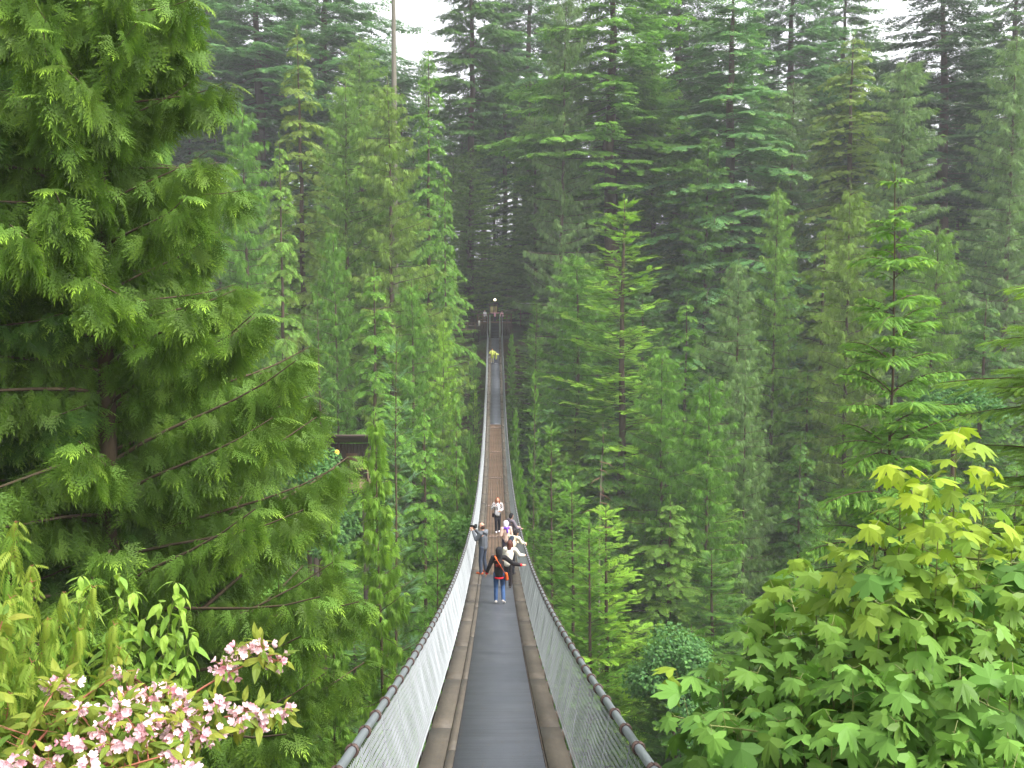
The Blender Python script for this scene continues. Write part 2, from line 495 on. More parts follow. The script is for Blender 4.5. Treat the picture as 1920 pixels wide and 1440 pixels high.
def tree_at(kind, px, py, Y, hw, col, label, v=None, name=None, group=None, base=None, lock=True):
    p = pix(px, py, Y)
    L = PR[kind]; (protos, H0, R0) = L[rngT.randrange(len(L)) if v is None else v % len(L)]
    gz = float(ground_z(p.x, p.y)) - .4 if base is None else base
    H = p.z - gz
    c = GREEN[col] if isinstance(col, str) else col
    k_ = rngT.uniform(1.2, 1.45); c = tuple(x * k_ for x in c)
    nm = name or {'bare': 'old_fir_tree', 'cedar': 'cedar_tree', 'hemlock': 'hemlock_tree', 'old': 'old_fir_tree', 'fir': 'young_fir_tree'}[kind]
    rad = {'cedar': 1.35, 'hemlock': 1.65, 'fir': 2.1, 'old': 1.4, 'bare': 1.4}[kind] * hw / F * Y
    if Y < 143 and abs(p.x) < 14:
        dd_ = max(.5, p.z + (12.9 - .00205 * (Y - 71) ** 2) + 1)
        rad = min(rad, .72 * (abs(p.x) - 1.5) / max(.25, (dd_ / H) ** .45))
    return plant_tree(nm, protos, (p.x, p.y, gz), rad / R0, H / H0, rngT.uniform(0, 6.28), c, label, 'tree', group)


# skyline giants beyond the far platform
BIG = [
    ('old', 590, -120, 165, 130, 'blue', 'tall pale misty fir at the skyline left of the bare grey trunk'),
    ('bare', 722, -520, 119, 60, 'dark', 'tall fir with a long bare grey trunk reaching the top edge, left of centre'),
    ('old', 876, -200, 150, 75, 'dark', 'tall bare brown trunk with sparse boughs above the far end of the bridge'),
    ('old', 985, -150, 178, 85, 'blue', 'pale sparse fir against the sky right of the tall bare brown trunk'),
    ('cedar', 1052, -60, 122, 125, 'grey', 'huge pale dense cedar with a smooth edge right of the dark gap'),
    ('old', 1160, -150, 128, 150, 'green', 'large ragged fir with its brown trunk showing halfway down, upper centre right'),
    ('hemlock', 1380, -60, 122, 150, 'blue', 'tall blue green fir of layered boughs with a dark bare lower trunk'),
    ('old', 1270, -110, 155, 110, 'dark', 'dark fir behind and between the ragged fir and the layered blue green one'),
    ('old', 1480, -130, 150, 100, 'blue', 'hazy blue green fir right of the layered fir at the top edge'),
    ('old', 1585, -90, 158, 80, 'dark', 'dark fir with a thin top against the bright sky gap, upper right'),
    ('hemlock', 1600, 62, 118, 92, 'gold', 'golden brown pointed hemlock in the upper right forest'),
    ('cedar', 1702, 108, 112, 95, 'grey', 'pale grey green cedar with a rounded point right of the golden hemlock'),
    ('old', 1790, -90, 132, 130, 'deep', 'broad very dark fir right of the pale cedar at the upper right'),
    ('cedar', 1905, 60, 110, 95, 'grey', 'dull green cedar at the right edge of the upper forest'),
    ('old', 1905, -120, 150, 90, 'dark', 'dark fir at the top right corner behind the dull cedar'),
    ('old', 385, -120, 160, 110, 'blue', 'misty fir at the skyline just right of the near cedar top'),
    ('old', 330, -150, 175, 110, 'dark', 'far dark fir glimpsed through the upper boughs of the near cedar'),
    ('old', 470, -130, 150, 120, 'blue', 'misty fir crown showing between the near cedar and the skyline'),
    ('hemlock', 560, 58, 105, 85, 'gold', 'golden tipped pointed hemlock right of the near cedar top'),
    ('cedar', 640, 150, 100, 82, 'cedar', 'smooth green cedar left of the olive cedar in the left forest'),
    ('cedar', 742, 148, 98, 92, 'olive', 'olive cedar below the bare grey trunk with a thin pale leader'),
    ('hemlock', 798, 78, 112, 70, 'green', 'pointed hemlock with layered boughs between the olive cedar and the bare brown trunk'),
    ('hemlock', 834, 300, 104, 32, 'green', 'hemlock whose boughs cross in front of the bare brown trunk'),
    ('fir', 1176, 372, 92, 105, 'lime', 'yellow green bushy fir standing in front of the ragged fir'),
    ('cedar', 1090, 470, 100, 95, 'green', 'dense cedar between the dark gap and the yellow green fir'),
    ('cedar', 1385, 482, 88, 78, 'grey', 'pale cedar with a rounded top in the middle of the right forest'),
    ('cedar', 1447, 345, 98, 66, 'cedar', 'narrow cedar right behind the pale round topped cedar'),
    ('hemlock', 1280, 560, 90, 80, 'green', 'bushy green hemlock left of the pale round topped cedar'),
    ('hemlock', 1540, 420, 98, 80, 'olive', 'olive hemlock with stepped boughs between two cedars, right forest'),
    ('cedar', 1612, 346, 90, 88, 'olive', 'brownish olive cedar left of the young bright tipped hemlock'),
    ('cedar', 1740, 420, 84, 90, 'cedar', 'dense cedar directly behind the young bright tipped hemlock'),
    ('hemlock', 1840, 560, 80, 110, 'dark', 'dark layered hemlock low at the right edge behind the near boughs'),
    ('fir', 1000, 555, 112, 62, 'green', 'green fir beside the right rail at the far end of the bridge'),
    ('fir', 992, 700, 74, 50, 'green', 'slim bright green young fir beside the right rail, halfway along the bridge'),
    ('fir', 1040, 800, 64, 62, 'green', 'green fir right of the slim young fir beside the bridge'),
    ('fir', 1113, 972, 50, 80, 'green', 'green fir standing in front of the dead grey pole'),
    ('fir', 1145, 950, 52, 100, 'lime', 'light green fir below the dead grey pole, right of the rail'),
    ('fir', 1080, 900, 56, 78, 'green', 'green fir rising close to the right rail above the walkers'),
    ('cedar', 1240, 640, 80, 90, 'green', 'cedar with broad bough clumps in the centre of the right slope'),
    ('cedar', 1330, 700, 74, 85, 'green', 'fan boughed cedar left of the dark hollow, right slope'),
    ('cedar', 1410, 660, 78, 62, 'grey', 'dusty green cedar at the left of the dark hollow'),
    ('hemlock', 1500, 820, 66, 80, 'dark', 'dark hemlock above the dark hollow, right slope'),
    ('hemlock', 1620, 800, 52, 120, 'dark', 'dark hemlock behind the maple top'),
    ('cedar', 824, 590, 96, 42, 'lime', 'bright green cedar beside the left rail below the far platform'),
    ('cedar', 780, 520, 84, 80, 'green', 'green cedar filling the slope left of the far rail'),
    ('hemlock', 690, 500, 76, 92, 'green', 'large hemlock behind the silvery young fir'),
    ('cedar', 640, 420, 86, 60, 'green', 'green cedar right of the near cedar boughs'),
    ('hemlock', 860, 720, 70, 62, 'green', 'hemlock with drooping green tiers close to the left rail'),
    ('hemlock', 800, 760, 58, 70, 'green', 'hemlock between the silvery fir and the left rail'),
    ('fir', 830, 960, 44, 66, 'green', 'green fir just outside the left rail level with the walkers'),
    ('fir', 600, 560, 66, 52, 'dark', 'dark fir behind the edge of the near cedar'),
    ('cedar', 1008, 210, 143, 60, 'grey', 'pale cedar low behind the huge smooth edged cedar, right of the dark gap'),
    ('cedar', 1232, 120, 134, 85, 'cedar', 'soft green cedar between the ragged fir and the layered blue green fir'),
    ('cedar', 1325, 250, 118, 70, 'green', 'green cedar in front of the dark lower trunk of the layered fir'),
    ('cedar', 1490, 150, 126, 80, 'grey', 'pale cedar left of the golden brown hemlock, upper right'),
    ('cedar', 672, 70, 132, 85, 'cedar', 'soft green cedar behind and left of the bare grey trunk'),
    ('cedar', 455, 190, 92, 80, 'green', 'green cedar showing between the near cedar boughs and the golden hemlock'),
    ('hemlock', 525, 260, 84, 70, 'cedar', 'hemlock standing just right of the near cedar upper boughs'),
    ('cedar', 962, 622, 118, 24, 'green', 'small cedar crowding the right rail near the far landing'),
    ('fir', 958, 690, 100, 18, 'green', 'small fir crowding the right rail below the far couple'),
    ('cedar', 968, 760, 88, 24, 'green', 'narrow cedar outside the right rail beside the far brown planks'),
    ('cedar', 888, 640, 116, 14, 'green', 'small cedar crowding the left rail near the far landing'),
    ('fir', 893, 720, 98, 18, 'lime', 'small bright fir outside the left rail beside the far mat'),
    ('cedar', 875, 800, 82, 26, 'green', 'narrow cedar outside the left rail beside the brown planks'),
    ('cedar', 985, 860, 70, 30, 'green', 'narrow cedar outside the right rail above the leaning people'),
    ('cedar', 930, 330, 165, 60, 'deep', 'very dark cedar deep inside the gap above the bridge end'),
]
for k, (kd, px, py, Y, hw, c, lb) in enumerate(BIG):
    tree_at(kd, px, py, Y, hw, c, lb, v=k)

# the packed forest between them
fill = []
rows = [(42, 8), (49, 8), (56, 8), (63, 8), (70, 8), (78, 8), (86, 8), (94, 8), (103, 8), (112, 8.5), (122, 8.5), (133, 9), (147, 10), (162, 11), (180, 12), (200, 13), (222, 14)]
tops_y = ([38, 50, 60, 70, 80, 100, 118, 133, 160, 185, 230], [1290, 1190, 1080, 970, 880, 690, 520, 370, 215, 140, 110])
for Y0, st in rows:
    x0 = -.62 * Y0 - 4; n = int(1.26 * Y0 / st) + 1
    for q in range(n):
        Y = Y0 + rngT.uniform(-3.4, 3.4); x = x0 + q * st + rngT.uniform(-3, 3)
        px = (x / Y) * F + 928
        if px < -60 or px > 1990: continue
        py = float(np.interp(Y, *tops_y)) + rngT.gauss(0, 55)
        clear = 3.6 if Y < 138 else 2.6
        if abs(x) < clear + 2.0 and Y < 146:
            continue
        if Y >= 140 and abs(px - 928) < 14: continue
        p = pix(px, py, Y); top = p.z
        gz = float(ground_z(x, Y))
        if abs(x) < 9 and Y < 140: top = min(top, -(12.9 - .00205 * (Y - 71) ** 2) + (abs(x) - 3.5) * 1.6)
        H = top - gz
        if H < 9: continue
        kd = rngT.choices(['cedar', 'hemlock', 'fir', 'old'], [5, 4, 2 if Y < 110 else 0, 5 if Y > 140 else 0])[0]
        side = 'left' if x < 0 else 'right'
        zone = 'low in the canyon' if Y < 72 else ('on the far canyon slope' if Y < 132 else 'beyond the far landing')
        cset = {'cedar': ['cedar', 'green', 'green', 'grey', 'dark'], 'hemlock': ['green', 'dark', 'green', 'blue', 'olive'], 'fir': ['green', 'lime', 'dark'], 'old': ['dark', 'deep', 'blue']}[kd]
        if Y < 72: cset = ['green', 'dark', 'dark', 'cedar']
        rr = {'cedar': 6.6, 'hemlock': 8.4, 'fir': 7.6, 'old': 7.2}[kd] * rngT.uniform(.8, 1.2)
        if abs(x) < 12 and Y < 143: rr = min(rr, .8 * (abs(x) - 1.6) / max(.25, (max(.5, top + (12.9 - .00205 * (Y - 71) ** 2) + 1) / H) ** .45))
        KK = rngT.uniform(1.05, 1.4)
        kname = {'cedar': 'cedar', 'hemlock': 'hemlock', 'fir': 'fir', 'old': 'tall fir'}[kd]
        (protos, H0, R0) = PR[kd][rngT.randrange(len(PR[kd]))]
        nm = {'cedar': 'cedar_tree', 'hemlock': 'hemlock_tree', 'old': 'old_fir_tree', 'fir': 'young_fir_tree'}[kd]
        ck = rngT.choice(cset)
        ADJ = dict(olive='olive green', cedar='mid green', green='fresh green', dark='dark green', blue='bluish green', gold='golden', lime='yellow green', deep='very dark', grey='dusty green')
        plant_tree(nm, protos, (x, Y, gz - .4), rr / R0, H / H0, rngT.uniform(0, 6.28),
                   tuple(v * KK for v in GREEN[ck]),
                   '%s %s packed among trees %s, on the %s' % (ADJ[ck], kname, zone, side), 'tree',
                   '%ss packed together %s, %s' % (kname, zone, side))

# ------------------------------------------------------------------ bridge
W, SP, RH = 1.75, 2.1, 1.1
def dz(y): return -(12.9 - .00205 * (np.asarray(y, float) - 71) ** 2)
Y0B, Y1B = 1.2, 131.0
bridge = tagset(empty('suspension_bridge', (0, Y0B, float(dz(Y0B)))), 'long narrow footbridge with wire mesh sides hanging across the canyon', 'footbridge')
OFF = -np.array((0, Y0B, float(dz(Y0B))))


def bridge_part(name, mb, mat, smooth=False):
    o = mb.build(name, mat, bridge, smooth); o.location = OFF; return o


def strip(mb, xa, xb, ya, yb, top, thick, seg=None, gap=0.0):
    """plank strip following the deck curve"""
    ys = np.arange(ya, yb + 1e-6, .6) if seg is None else None
    segs = [(ya, yb)] if seg is None else [(a, min(a + seg, yb) - gap) for a in np.arange(ya, yb, seg)]
    for k, (a, b) in enumerate(segs):
        n = max(2, int((b - a) / .7) + 1); y = np.linspace(a, b, n); z = dz(y) + top
        if seg: z = z + (k % 3) * .001
        V = []
        for yy, zz in zip(y, z): V += [(xa, yy, zz), (xb, yy, zz), (xb, yy, zz - thick), (xa, yy, zz - thick)]
        Q = []
        for i in range(n - 1):
            o = i * 4
            for s in range(4): Q.append((o + s, o + (s + 1) % 4, o + 4 + (s + 1) % 4, o + 4 + s))
        Q += [(0, 3, 2, 1), (4 * n - 4, 4 * n - 3, 4 * n - 2, 4 * n - 1)]
        mb.add(V, Q)
    return mb


def wetwood(name, c1, c2, rough, ang=0, plank=None):
    m = NT(name); v = m.coord('Object', (14, .7, 14)); n1 = m.noise(1.5, 5, v); n2 = m.noise(.9, 4, m.coord('Object'))
    c = m.mix(n1, c1, c2)
    c = m.mix(m.math('MULTIPLY', m.ramp(n2, [(.4, (0, 0, 0)), (.65, (1, 1, 1))]), .45), c, tuple(x * .55 for x in c1))
    rr = m.math('MULTIPLY_ADD', n2, .15, rough - .06)
    m.pbr(c, rr, bump=n1, bstr=.3, bdist=.006, spec=.5); return m.m


M['board'] = wetwood('weathered_board', lin(56, 50, 42), lin(88, 80, 67), .68)
M['deckwood'] = wetwood('wet_brown_planks', lin(70, 54, 43), lin(100, 79, 62), .5)
mm = NT('dark_walking_mat')
v = mm.coord('Object'); n1 = mm.noise(90, 3, v); n2 = mm.noise(.8, 5, v); n3 = mm.noise(2.4, 4, mm.coord('Object', (.35, 6, 1)))
c = mm.mix(n1, lin(50, 53, 59), lin(76, 80, 88)); c = mm.mix(mm.math('MULTIPLY', mm.ramp(n2, [(.4, (0, 0, 0)), (.7, (1, 1, 1))]), .4), c, lin(78, 81, 84))
c = mm.mix(mm.math('MULTIPLY', mm.ramp(n3, [(.45, (0, 0, 0)), (.6, (1, 1, 1))]), .35), c, lin(34, 37, 42))
mm.pbr(c, mm.math('MULTIPLY_ADD', n2, .4, .34), bump=n1, bstr=.25, bdist=.003, spec=.45)
M['mat'] = mm.m
M['galv'] = simple('galvanised_pipe', lin(118, 124, 128), .42, .4, nscale=5, amt=.22, bstr=.05)
M['wire_lit'] = simple('lit_side_wire', lin(176, 181, 184), .4, .15)  # left mesh: light falling on that side is painted into the wire colour
M['wire'] = simple('grey_wire', lin(136, 142, 142), .38, .45)
M['rust'] = simple('brown_band', lin(74, 58, 52), .6, .3, nscale=30)
M['post'] = simple('brown_timber', lin(98, 78, 58), .8, nscale=6, amt=.3)
M['darkwood'] = simple('dark_timber', lin(58, 48, 38), .85, nscale=5, amt=.3)

YM1, YM2 = 33.0, 90.0
a = MB(); strip(a, -.49, .57, Y0B, YM1, 0, .03); bridge_part('walking_mat', a, M['mat'])
a = MB(); strip(a, -.49, .57, YM2, Y1B, 0, .03); bridge_part('walking_mat', a, M['mat'])
a = MB()
for k in range(7):
    xa = -.49 + k * 1.06 / 7
    strip(a, xa + .0015, xa + 1.06 / 7 - .0015, YM1, YM2, -.004 - .002 * (k % 2), .04, seg=11.1, gap=.003)
bridge_part('brown_planks', a, M['deckwood'])
a = MB(); strip(a, -.875, -.60, Y0B, Y1B, .018, .05, seg=3.66, gap=.012); bridge_part('edge_boards', a, M['board'])
a = MB(); strip(a, -.59, -.494, Y0B, Y1B, .010, .05, seg=4.9, gap=.012); bridge_part('edge_boards', a, M['board'])
a = MB(); strip(a, .60, .875, Y0B, Y1B, .020, .05, seg=3.66, gap=.012); bridge_part('edge_boards', a, M['board'])
a = MB(); strip(a, .574, .592, Y0B, Y1B, .004, .05, seg=4.9, gap=.012); bridge_part('edge_boards', a, M['darkwood'])
a = MB()
for y in np.arange(Y0B + .3, Y1B, 1.2):
    a.box((0, y, float(dz(y)) - .13), (1.9, .1, .14))
for x in (-.8, .8): strip(a, x - .05, x + .05, Y0B, Y1B, -.21, .12)
bridge_part('deck_joists', a, M['darkwood'])
ys = np.arange(Y0B, Y1B + 7.2, .5)
hz = lambda y: np.where(np.asarray(y) < Y1B, dz(np.minimum(y, Y1B)), float(dz(Y1B)) + (np.asarray(y) - Y1B) * .31)
for s in (-1, 1):
    a = MB(); a.tube(np.stack([ys * 0 + s * SP / 2, ys, hz(ys) + RH], 1), .034, 10); bridge_part('hand_cable', a, M['galv'], True)
    a = MB(); a.tube(np.stack([ys * 0 + s * (SP / 2 + .03), ys, hz(ys) + RH - .075], 1), .011, 5)
    a.tube(np.stack([ys * 0 + s * (SP / 2 - .13), ys, hz(ys) + .05], 1), .012, 5); bridge_part('tie_cable', a, M['rust'], True)
    # chain link side
    a = []; q = []
    def zig(y0, y1, p, r):
        cols = np.arange(y0, y1, p); rowsn = int(round(1.07 / p)); rr_ = np.linspace(0, 1, rowsn * 2 + 1)
        C, U = np.meshgrid(cols, rr_, indexing='ij')
        alt = (np.arange(len(rr_)) % 2 - .5)[None] * p * 1.04
        wob = .004 * np.sin(C * 2.1) + .002 * np.sin(C * 7.3 + U * 6)
        yy = C + alt
        xx = s * (.9 + (SP / 2 - .9) * U + wob * np.sin(U * math.pi) * 1.5)
        # every other crossing lies in front, like woven wire
        xx = xx + s * r * .9 * ((np.arange(len(rr_)) % 2) * 2 - 1)[None]
        zz = dz(yy) + .03 + (RH - .1) * U
        P = np.stack([xx, yy, zz], -1)
        ang = np.arange(3) * 2.0944 + .5
        offs = np.stack([np.cos(ang) * r, np.sin(ang) * r, 0 * ang], -1)
        V = P[:, :, None] + offs[None, None]
        nr, ncl = len(rr_), len(cols)
        base = (np.arange(ncl)[:, None, None] * nr + np.arange(nr - 1)[None, :, None]) * 3
        j = np.arange(3)[None, None]
        Q = np.stack([base + j, base + (j + 1) % 3, base + 3 + (j + 1) % 3, base + 3 + j], -1).reshape(-1, 4)
        return V.reshape(-1, 3), Q
    mb = MB(); mb.add(*zig(Y0B, 34, .062,   .0037 if s < 0 else .0028)); bridge_part('chain_mesh', mb, M['wire_lit' if s < 0 else 'wire'])
    mb = MB(); mb.add(*zig(34, 70, .09, .006 if s < 0 else .0044)); mb.add(*zig(70, 131, .16, .0075 if s < 0 else .007)); bridge_part('chain_mesh', mb, M['wire_lit' if s < 0 else 'wire'])
    a = MB()
    sme = MB().tube([(s * .89, 0, -.1), (s * (SP / 2 + .012), 0, RH)], .006, 4).mesh('suspender_wire', M['wire'])
    for k_, y in enumerate(np.arange(Y0B + .6, Y1B, 1.3)):
        z = float(dz(y))
        if k_ < 50: o = link('suspender_wire', sme, bridge); o.location = Vector((0, y, z)) + Vector(OFF)
        else: a.tube([(s * .89, y, z - .1), (s * (SP / 2 + .012), y, z + RH)], .006, 4)
    o = bridge_part('suspender_wires', a, M['wire']); o['kind'] = 'stuff'
    # bands round the hand cable
    bm_ = MB(); th = np.linspace(0, 2 * math.pi, 15)
    bm_.tube(np.stack([np.cos(th) * .043, 0 * th, np.sin(th) * .043], 1), .011, 6, cap=False)
    bm_.tube(np.stack([np.cos(th) * .043, 0 * th + .03, np.sin(th) * .043], 1), .009, 6, cap=False)
    bm_.tube([(s * .03, .015, -.03), (s * .035, .012, -.085)], .012, 6)
    bme = bm_.mesh('cable_band', M['rust'], True)
    for k in range(49):
        y = 2.6 + k * .66; o = link('cable_band', bme, bridge); o.location = Vector((s * SP / 2, y, float(dz(y)) + RH)) + Vector(OFF)
        sl = 2 * .00205 * (y - 71); o.rotation_euler = (math.atan(sl), 0, 0)
    V0 = np.array([v.co for v in bme.vertices]); Q0 = np.array([p.vertices for p in bme.polygons if len(p.vertices) == 4])
    a = MB()
    for k in range(49, 194):
        y = 2.6 + k * .66; a.add(V0 + (s * SP / 2, y, float(dz(y)) + RH), Q0)
    o = bridge_part('cable_bands', a, M['rust'], True); o['kind'] = 'stuff'
# stairs at the far end
zb = float(dz(Y1B)); NS = 11; rise = .19; going = .55
a = MB()
for k in range(NS):
    a.box((0, Y1B + .2 + k * going, zb + .04 + k * rise), (1.1, going * .8, .05))
bridge_part('stair_treads', a, M['mat'])
a = MB()
for k in range(NS): a.box((0, Y1B + .2 + k * going + going * .42, zb - .07 + k * rise), (1.06, .03, .17))
bridge_part('stair_risers', a, M['darkwood'])
a = MB()
for s in (-1, 1): a.bar((s * .62, Y1B - .1, zb - .1), (s * .62, Y1B + NS * going, zb - .1 + NS * rise), .08, .26)
bridge_part('stair_stringers', a, M['board'])
M['palegreen'] = simple('pale_green_rail', lin(170, 190, 165), .5, .2)
for s in (-1, 1):
    a = MB(); ya, yb2 = Y1B + .6, Y1B + NS * going
    a.tube([(s * .72, ya, zb + 1.0), (s * .72, yb2, zb + NS * rise + 1.05)], .04, 8)
    for f_ in (0, .33, .66, 1):
        yy = ya + (yb2 - ya) * f_; a.tube([(s * .72, yy, zb + (yy - Y1B) / going * rise - .15), (s * .72, yy, zb + (yy - Y1B) / going * rise + 1.0)], .035, 6)
    bridge_part('stair_rail', a, M['palegreen'], True)

# ------------------------------------------------------------------ far landing
ZP = zb + NS * rise + .03
YP = Y1B + NS * going + .1
plat = tagset(empty('viewing_platform', (0, YP, ZP)), 'brown timber landing with fence rails at the far end of the bridge', 'platform')
def ppart(name, mb, mat): o = mb.build(name, mat, plat); o.location = (0, -YP, -ZP); return o
a = MB(); a.box((-.2, YP + 2.6, ZP - .12), (5.0, 5.2, .2)); a.box((-4.6, YP + .5, ZP - 1.2), (3.8, 3.2, .2)); ppart('floor', a, M['post'])
a = MB()
for x in np.arange(-2.6, -.75, .36): a.box((x, YP - .08, ZP - 1.1), (.33, .07, 1.8))
ppart('skirt_boards', a, M['darkwood']); a = MB()
for x in np.arange(.95, 2.4, .36): a.box((x, YP - .08, ZP - 1.1), (.33, .07, 1.8))
ppart('skirt_boards', a, M['darkwood'])
for x in (-2.55, -1.75, -.95, .95, 1.75, 2.4):
    a = MB(); a.box((x, YP + .02, ZP + .45), (.14, .14, 1.35)); a.box((x, YP + .02, ZP + 1.15), (.18, .18, .05)); ppart('post', a, M['post'])
a = MB()
for z in (.35, .7, 1.05):
    a.box((-1.75, YP + .02, ZP + z), (1.5, .06, .1)); a.box((1.68, YP + .02, ZP + z), (1.36, .06, .1))
ppart('fence_rail', a, M['post'])
for x in (-6.4, -5.2, -4.0, -2.9):
    a = MB(); a.box((x, YP - 1.0, ZP - .65), (.13, .13, 1.2)); ppart('post', a, M['post'])
a = MB(); a.box((-4.65, YP - 1.0, ZP - .12), (3.7, .08, .1)); a.box((-4.65, YP - 1.0, ZP - .5), (3.7, .06, .08)); ppart('fence_rail', a, M['post'])
a = MB()
for x in (-6, -4.6, -3.2, -2.4, 2.3): a.box((x, YP + .8, ZP - 2.6), (.22, .22, 3.0))
ppart('support_post', a, M['darkwood'])
M['whitep'] = simple('white_paint', lin(226, 222, 210), .6)
M['cream'] = simple('cream_board', lin(176, 168, 104), .7, nscale=8)
pz = pix(898.5, 606, YP - 1.1)
sg = tagset(empty('notice_sign', (pz.x, YP - 1.09, pz.z)), 'small upright white sign fixed to the fence left of the far stairs', 'sign')
MB().box((0, 0, 0), (.26, .03, .74)).build('panel', M['whitep'], sg); MB().box((0, .045, 0), (.07, .05, .9)).build('backing_post', M['post'], sg)
# board with two cream panels behind the landing
nb = tagset(empty('notice_board', (0, YP + 4.2, ZP)), 'timber notice board with two yellowish panels behind the far landing', 'notice board')
pc = pix(925, 581, YP + 4.2)
for dx, dh in ((-.22, 0), (.32, .12)):
    MB().box((pc.x + dx, 0, pc.z - ZP + dh * .3), (.44, .05, .95)).build('panel', M['cream'], nb)
a = MB()
for dx in (-.5, .05, .62): a.box((pc.x + dx, .06, (pc.z - ZP) / 2 + .3), (.1, .1, pc.z - ZP + 1.2))
a.build('frame_post', M['post'], nb)
a = MB(); a.box((pc.x + .06, .03, pc.z - ZP + .7), (1.5, .3, .08)); a.build('cap_board', M['darkwood'], nb)
# globe lamp
lp = pix(928, 562, YP + 3)
lamp = tagset(empty('globe_lamp', (lp.x, YP + 3, ZP)), 'round lit globe lamp on a dark post above the far landing', 'lamp')
me_ = NT('lamp_glow'); e_ = me_.n('ShaderNodeEmission'); e_.inputs[0].default_value = (1, .85, .6, 1); e_.inputs[1].default_value = 3; me_.l(e_.outputs[0], me_.out.inputs[0])
MB().ball((0, 0, lp.z - ZP), .16, 16, 10).build('globe', me_.m, lamp, True)
MB().tube([(0, .05, 0), (0, .05, lp.z - ZP - .2)], .05, 8).build('lamp_post', M['darkwood'], lamp, True)
a = MB(); a.tube([(0, 0, lp.z - ZP + .2), (0, 0, lp.z - ZP + .3)], [.24, .08], 12); a.tube([(0, 0, lp.z - ZP - .27), (0, 0, lp.z - ZP - .17)], [.06, .14], 12); a.build('lamp_cap', M['rust'], lamp, True)
# pale bar on posts right of landing
bp = pix(989, 568.5, YP + 1); 
br = tagset(empty('barrier_rail', (bp.x, YP + 1, ZP)), 'pale horizontal bar among the trees right of the far landing', 'rail')
a = MB(); a.tube([(-1.1, 0, bp.z - ZP), (1.5, 0, bp.z - ZP)], .045, 8); a.build('bar', M['palegreen'], br, True)
for x in (-1.0, 1.4): MB().box((x, .07, (bp.z - ZP) / 2 - .4), (.08, .08, bp.z - ZP + .9)).build('post', M['post'], br)
# dead pole
s0 = pix(1125, 852, 62)
sn = tagset(empty('dead_snag', (s0.x, 62, float(ground_z(s0.x, 62)))), 'thin dead grey pole standing bare above the light green firs', 'dead tree')
hh = s0.z - float(ground_z(s0.x, 62)); a = MB(); a.tube([(0, 0, 0), (.05, 0, hh * .5), (0, 0, hh * .88), (.12, 0, hh)], [.16, .11, .06, .02], 7); a.build('trunk', M['bark_pale'], sn, True)
a = MB(); r_ = np.random.default_rng(4)
for k in range(16):
    z = hh - .5 - k * .55; an = r_.uniform(0, 6.28); L = r_.uniform(.5, 1.5); a.tube([(0, 0, z), (math.cos(an) * L * .6, math.sin(an) * L * .6, z - .1), (math.cos(an) * L, math.sin(an) * L, z - .35)], [.03, .02, .006], 4)
a.build('dead_twigs', M['twig'], sn)

# tree deck with lamp half hidden at left
T0 = pix(630, 908, 58)
hut = tagset(empty('timber_lookout', (T0.x, 58, T0.z)), 'brown timber lookout deck with wall and railing half hidden left of the silvery fir', 'lookout')
a = MB(); a.box((0, .6, -.1), (4.4, 2.6, .22)); a.build('floor', M['post'], hut)
a = MB(); a.box((0, .6, -.33), (4.0, 2.3, .24)); a.build('floor_beam', M['darkwood'], hut)
a = MB()
for x in np.arange(-.9, 2.1, .2): a.box((x, 1.8, 1.15), (.19, .05, 2.3))
a.build('wall', M['darkwood'], hut)
a = MB(); a.box((.75, 1.74, 1.25), (.72, .05, .85)); a.build('window_board', M['post'], hut)
for x in (-2.1, -1.1, -.1, .95, 2.1):
    MB().box((x, -.66, .55), (.11, .11, 1.15)).build('railing_post', M['post'], hut)
a = MB(); a.box((0, -.66, 1.1), (4.4, .14, .06)); a.box((0, -.66, .35), (4.3, .05, .08)); a.build('railing', M['post'], hut)
a = MB(); a.box((.5, .9, 2.75), (3.8, 3.0, .12), rot=[[1, 0, 0], [0, .96, .28], [0, -.28, .96]]); a.build('roof', M['darkwood'], hut)
for x in (-1.6, 1.6):
    MB().box((x, 1.4, -8), (.3, .3, 15.5)).build('support_post', M['darkwood'], hut)
l2 = pix(632, 848, 58.9)
lm2 = tagset(empty('yellow_lantern', tuple(l2)), 'small yellow lantern hanging in the half hidden timber lookout', 'lantern')
my = NT('lantern_glow'); e_ = my.n('ShaderNodeEmission'); e_.inputs[0].default_value = (1, .62, .08, 1); e_.inputs[1].default_value = 1.0; my.l(e_.outputs[0], my.out.inputs[0])
MB().ball((0, 0, 0), .14, 12, 8, (1, 1, 1.15)).build('shade', my.m, lm2, True)
MB().tube([(0, 0, .15), (0, 0, .9)], .012, 5).build('cord', M['rust'], lm2)

# ------------------------------------------------------------------ people
DG = lambda: bpy.context.evaluated_depsgraph_get()
M['skin'] = simple('skin', lin(182, 138, 114), .55)
CLOTH = {}


def cloth(col, rough=.85):
    k = (col, rough)
    if k not in CLOTH: CLOTH[k] = simple('cloth', lin(*col, k=.85), rough, nscale=14, amt=.18, spec=.2)
    return CLOTH[k]


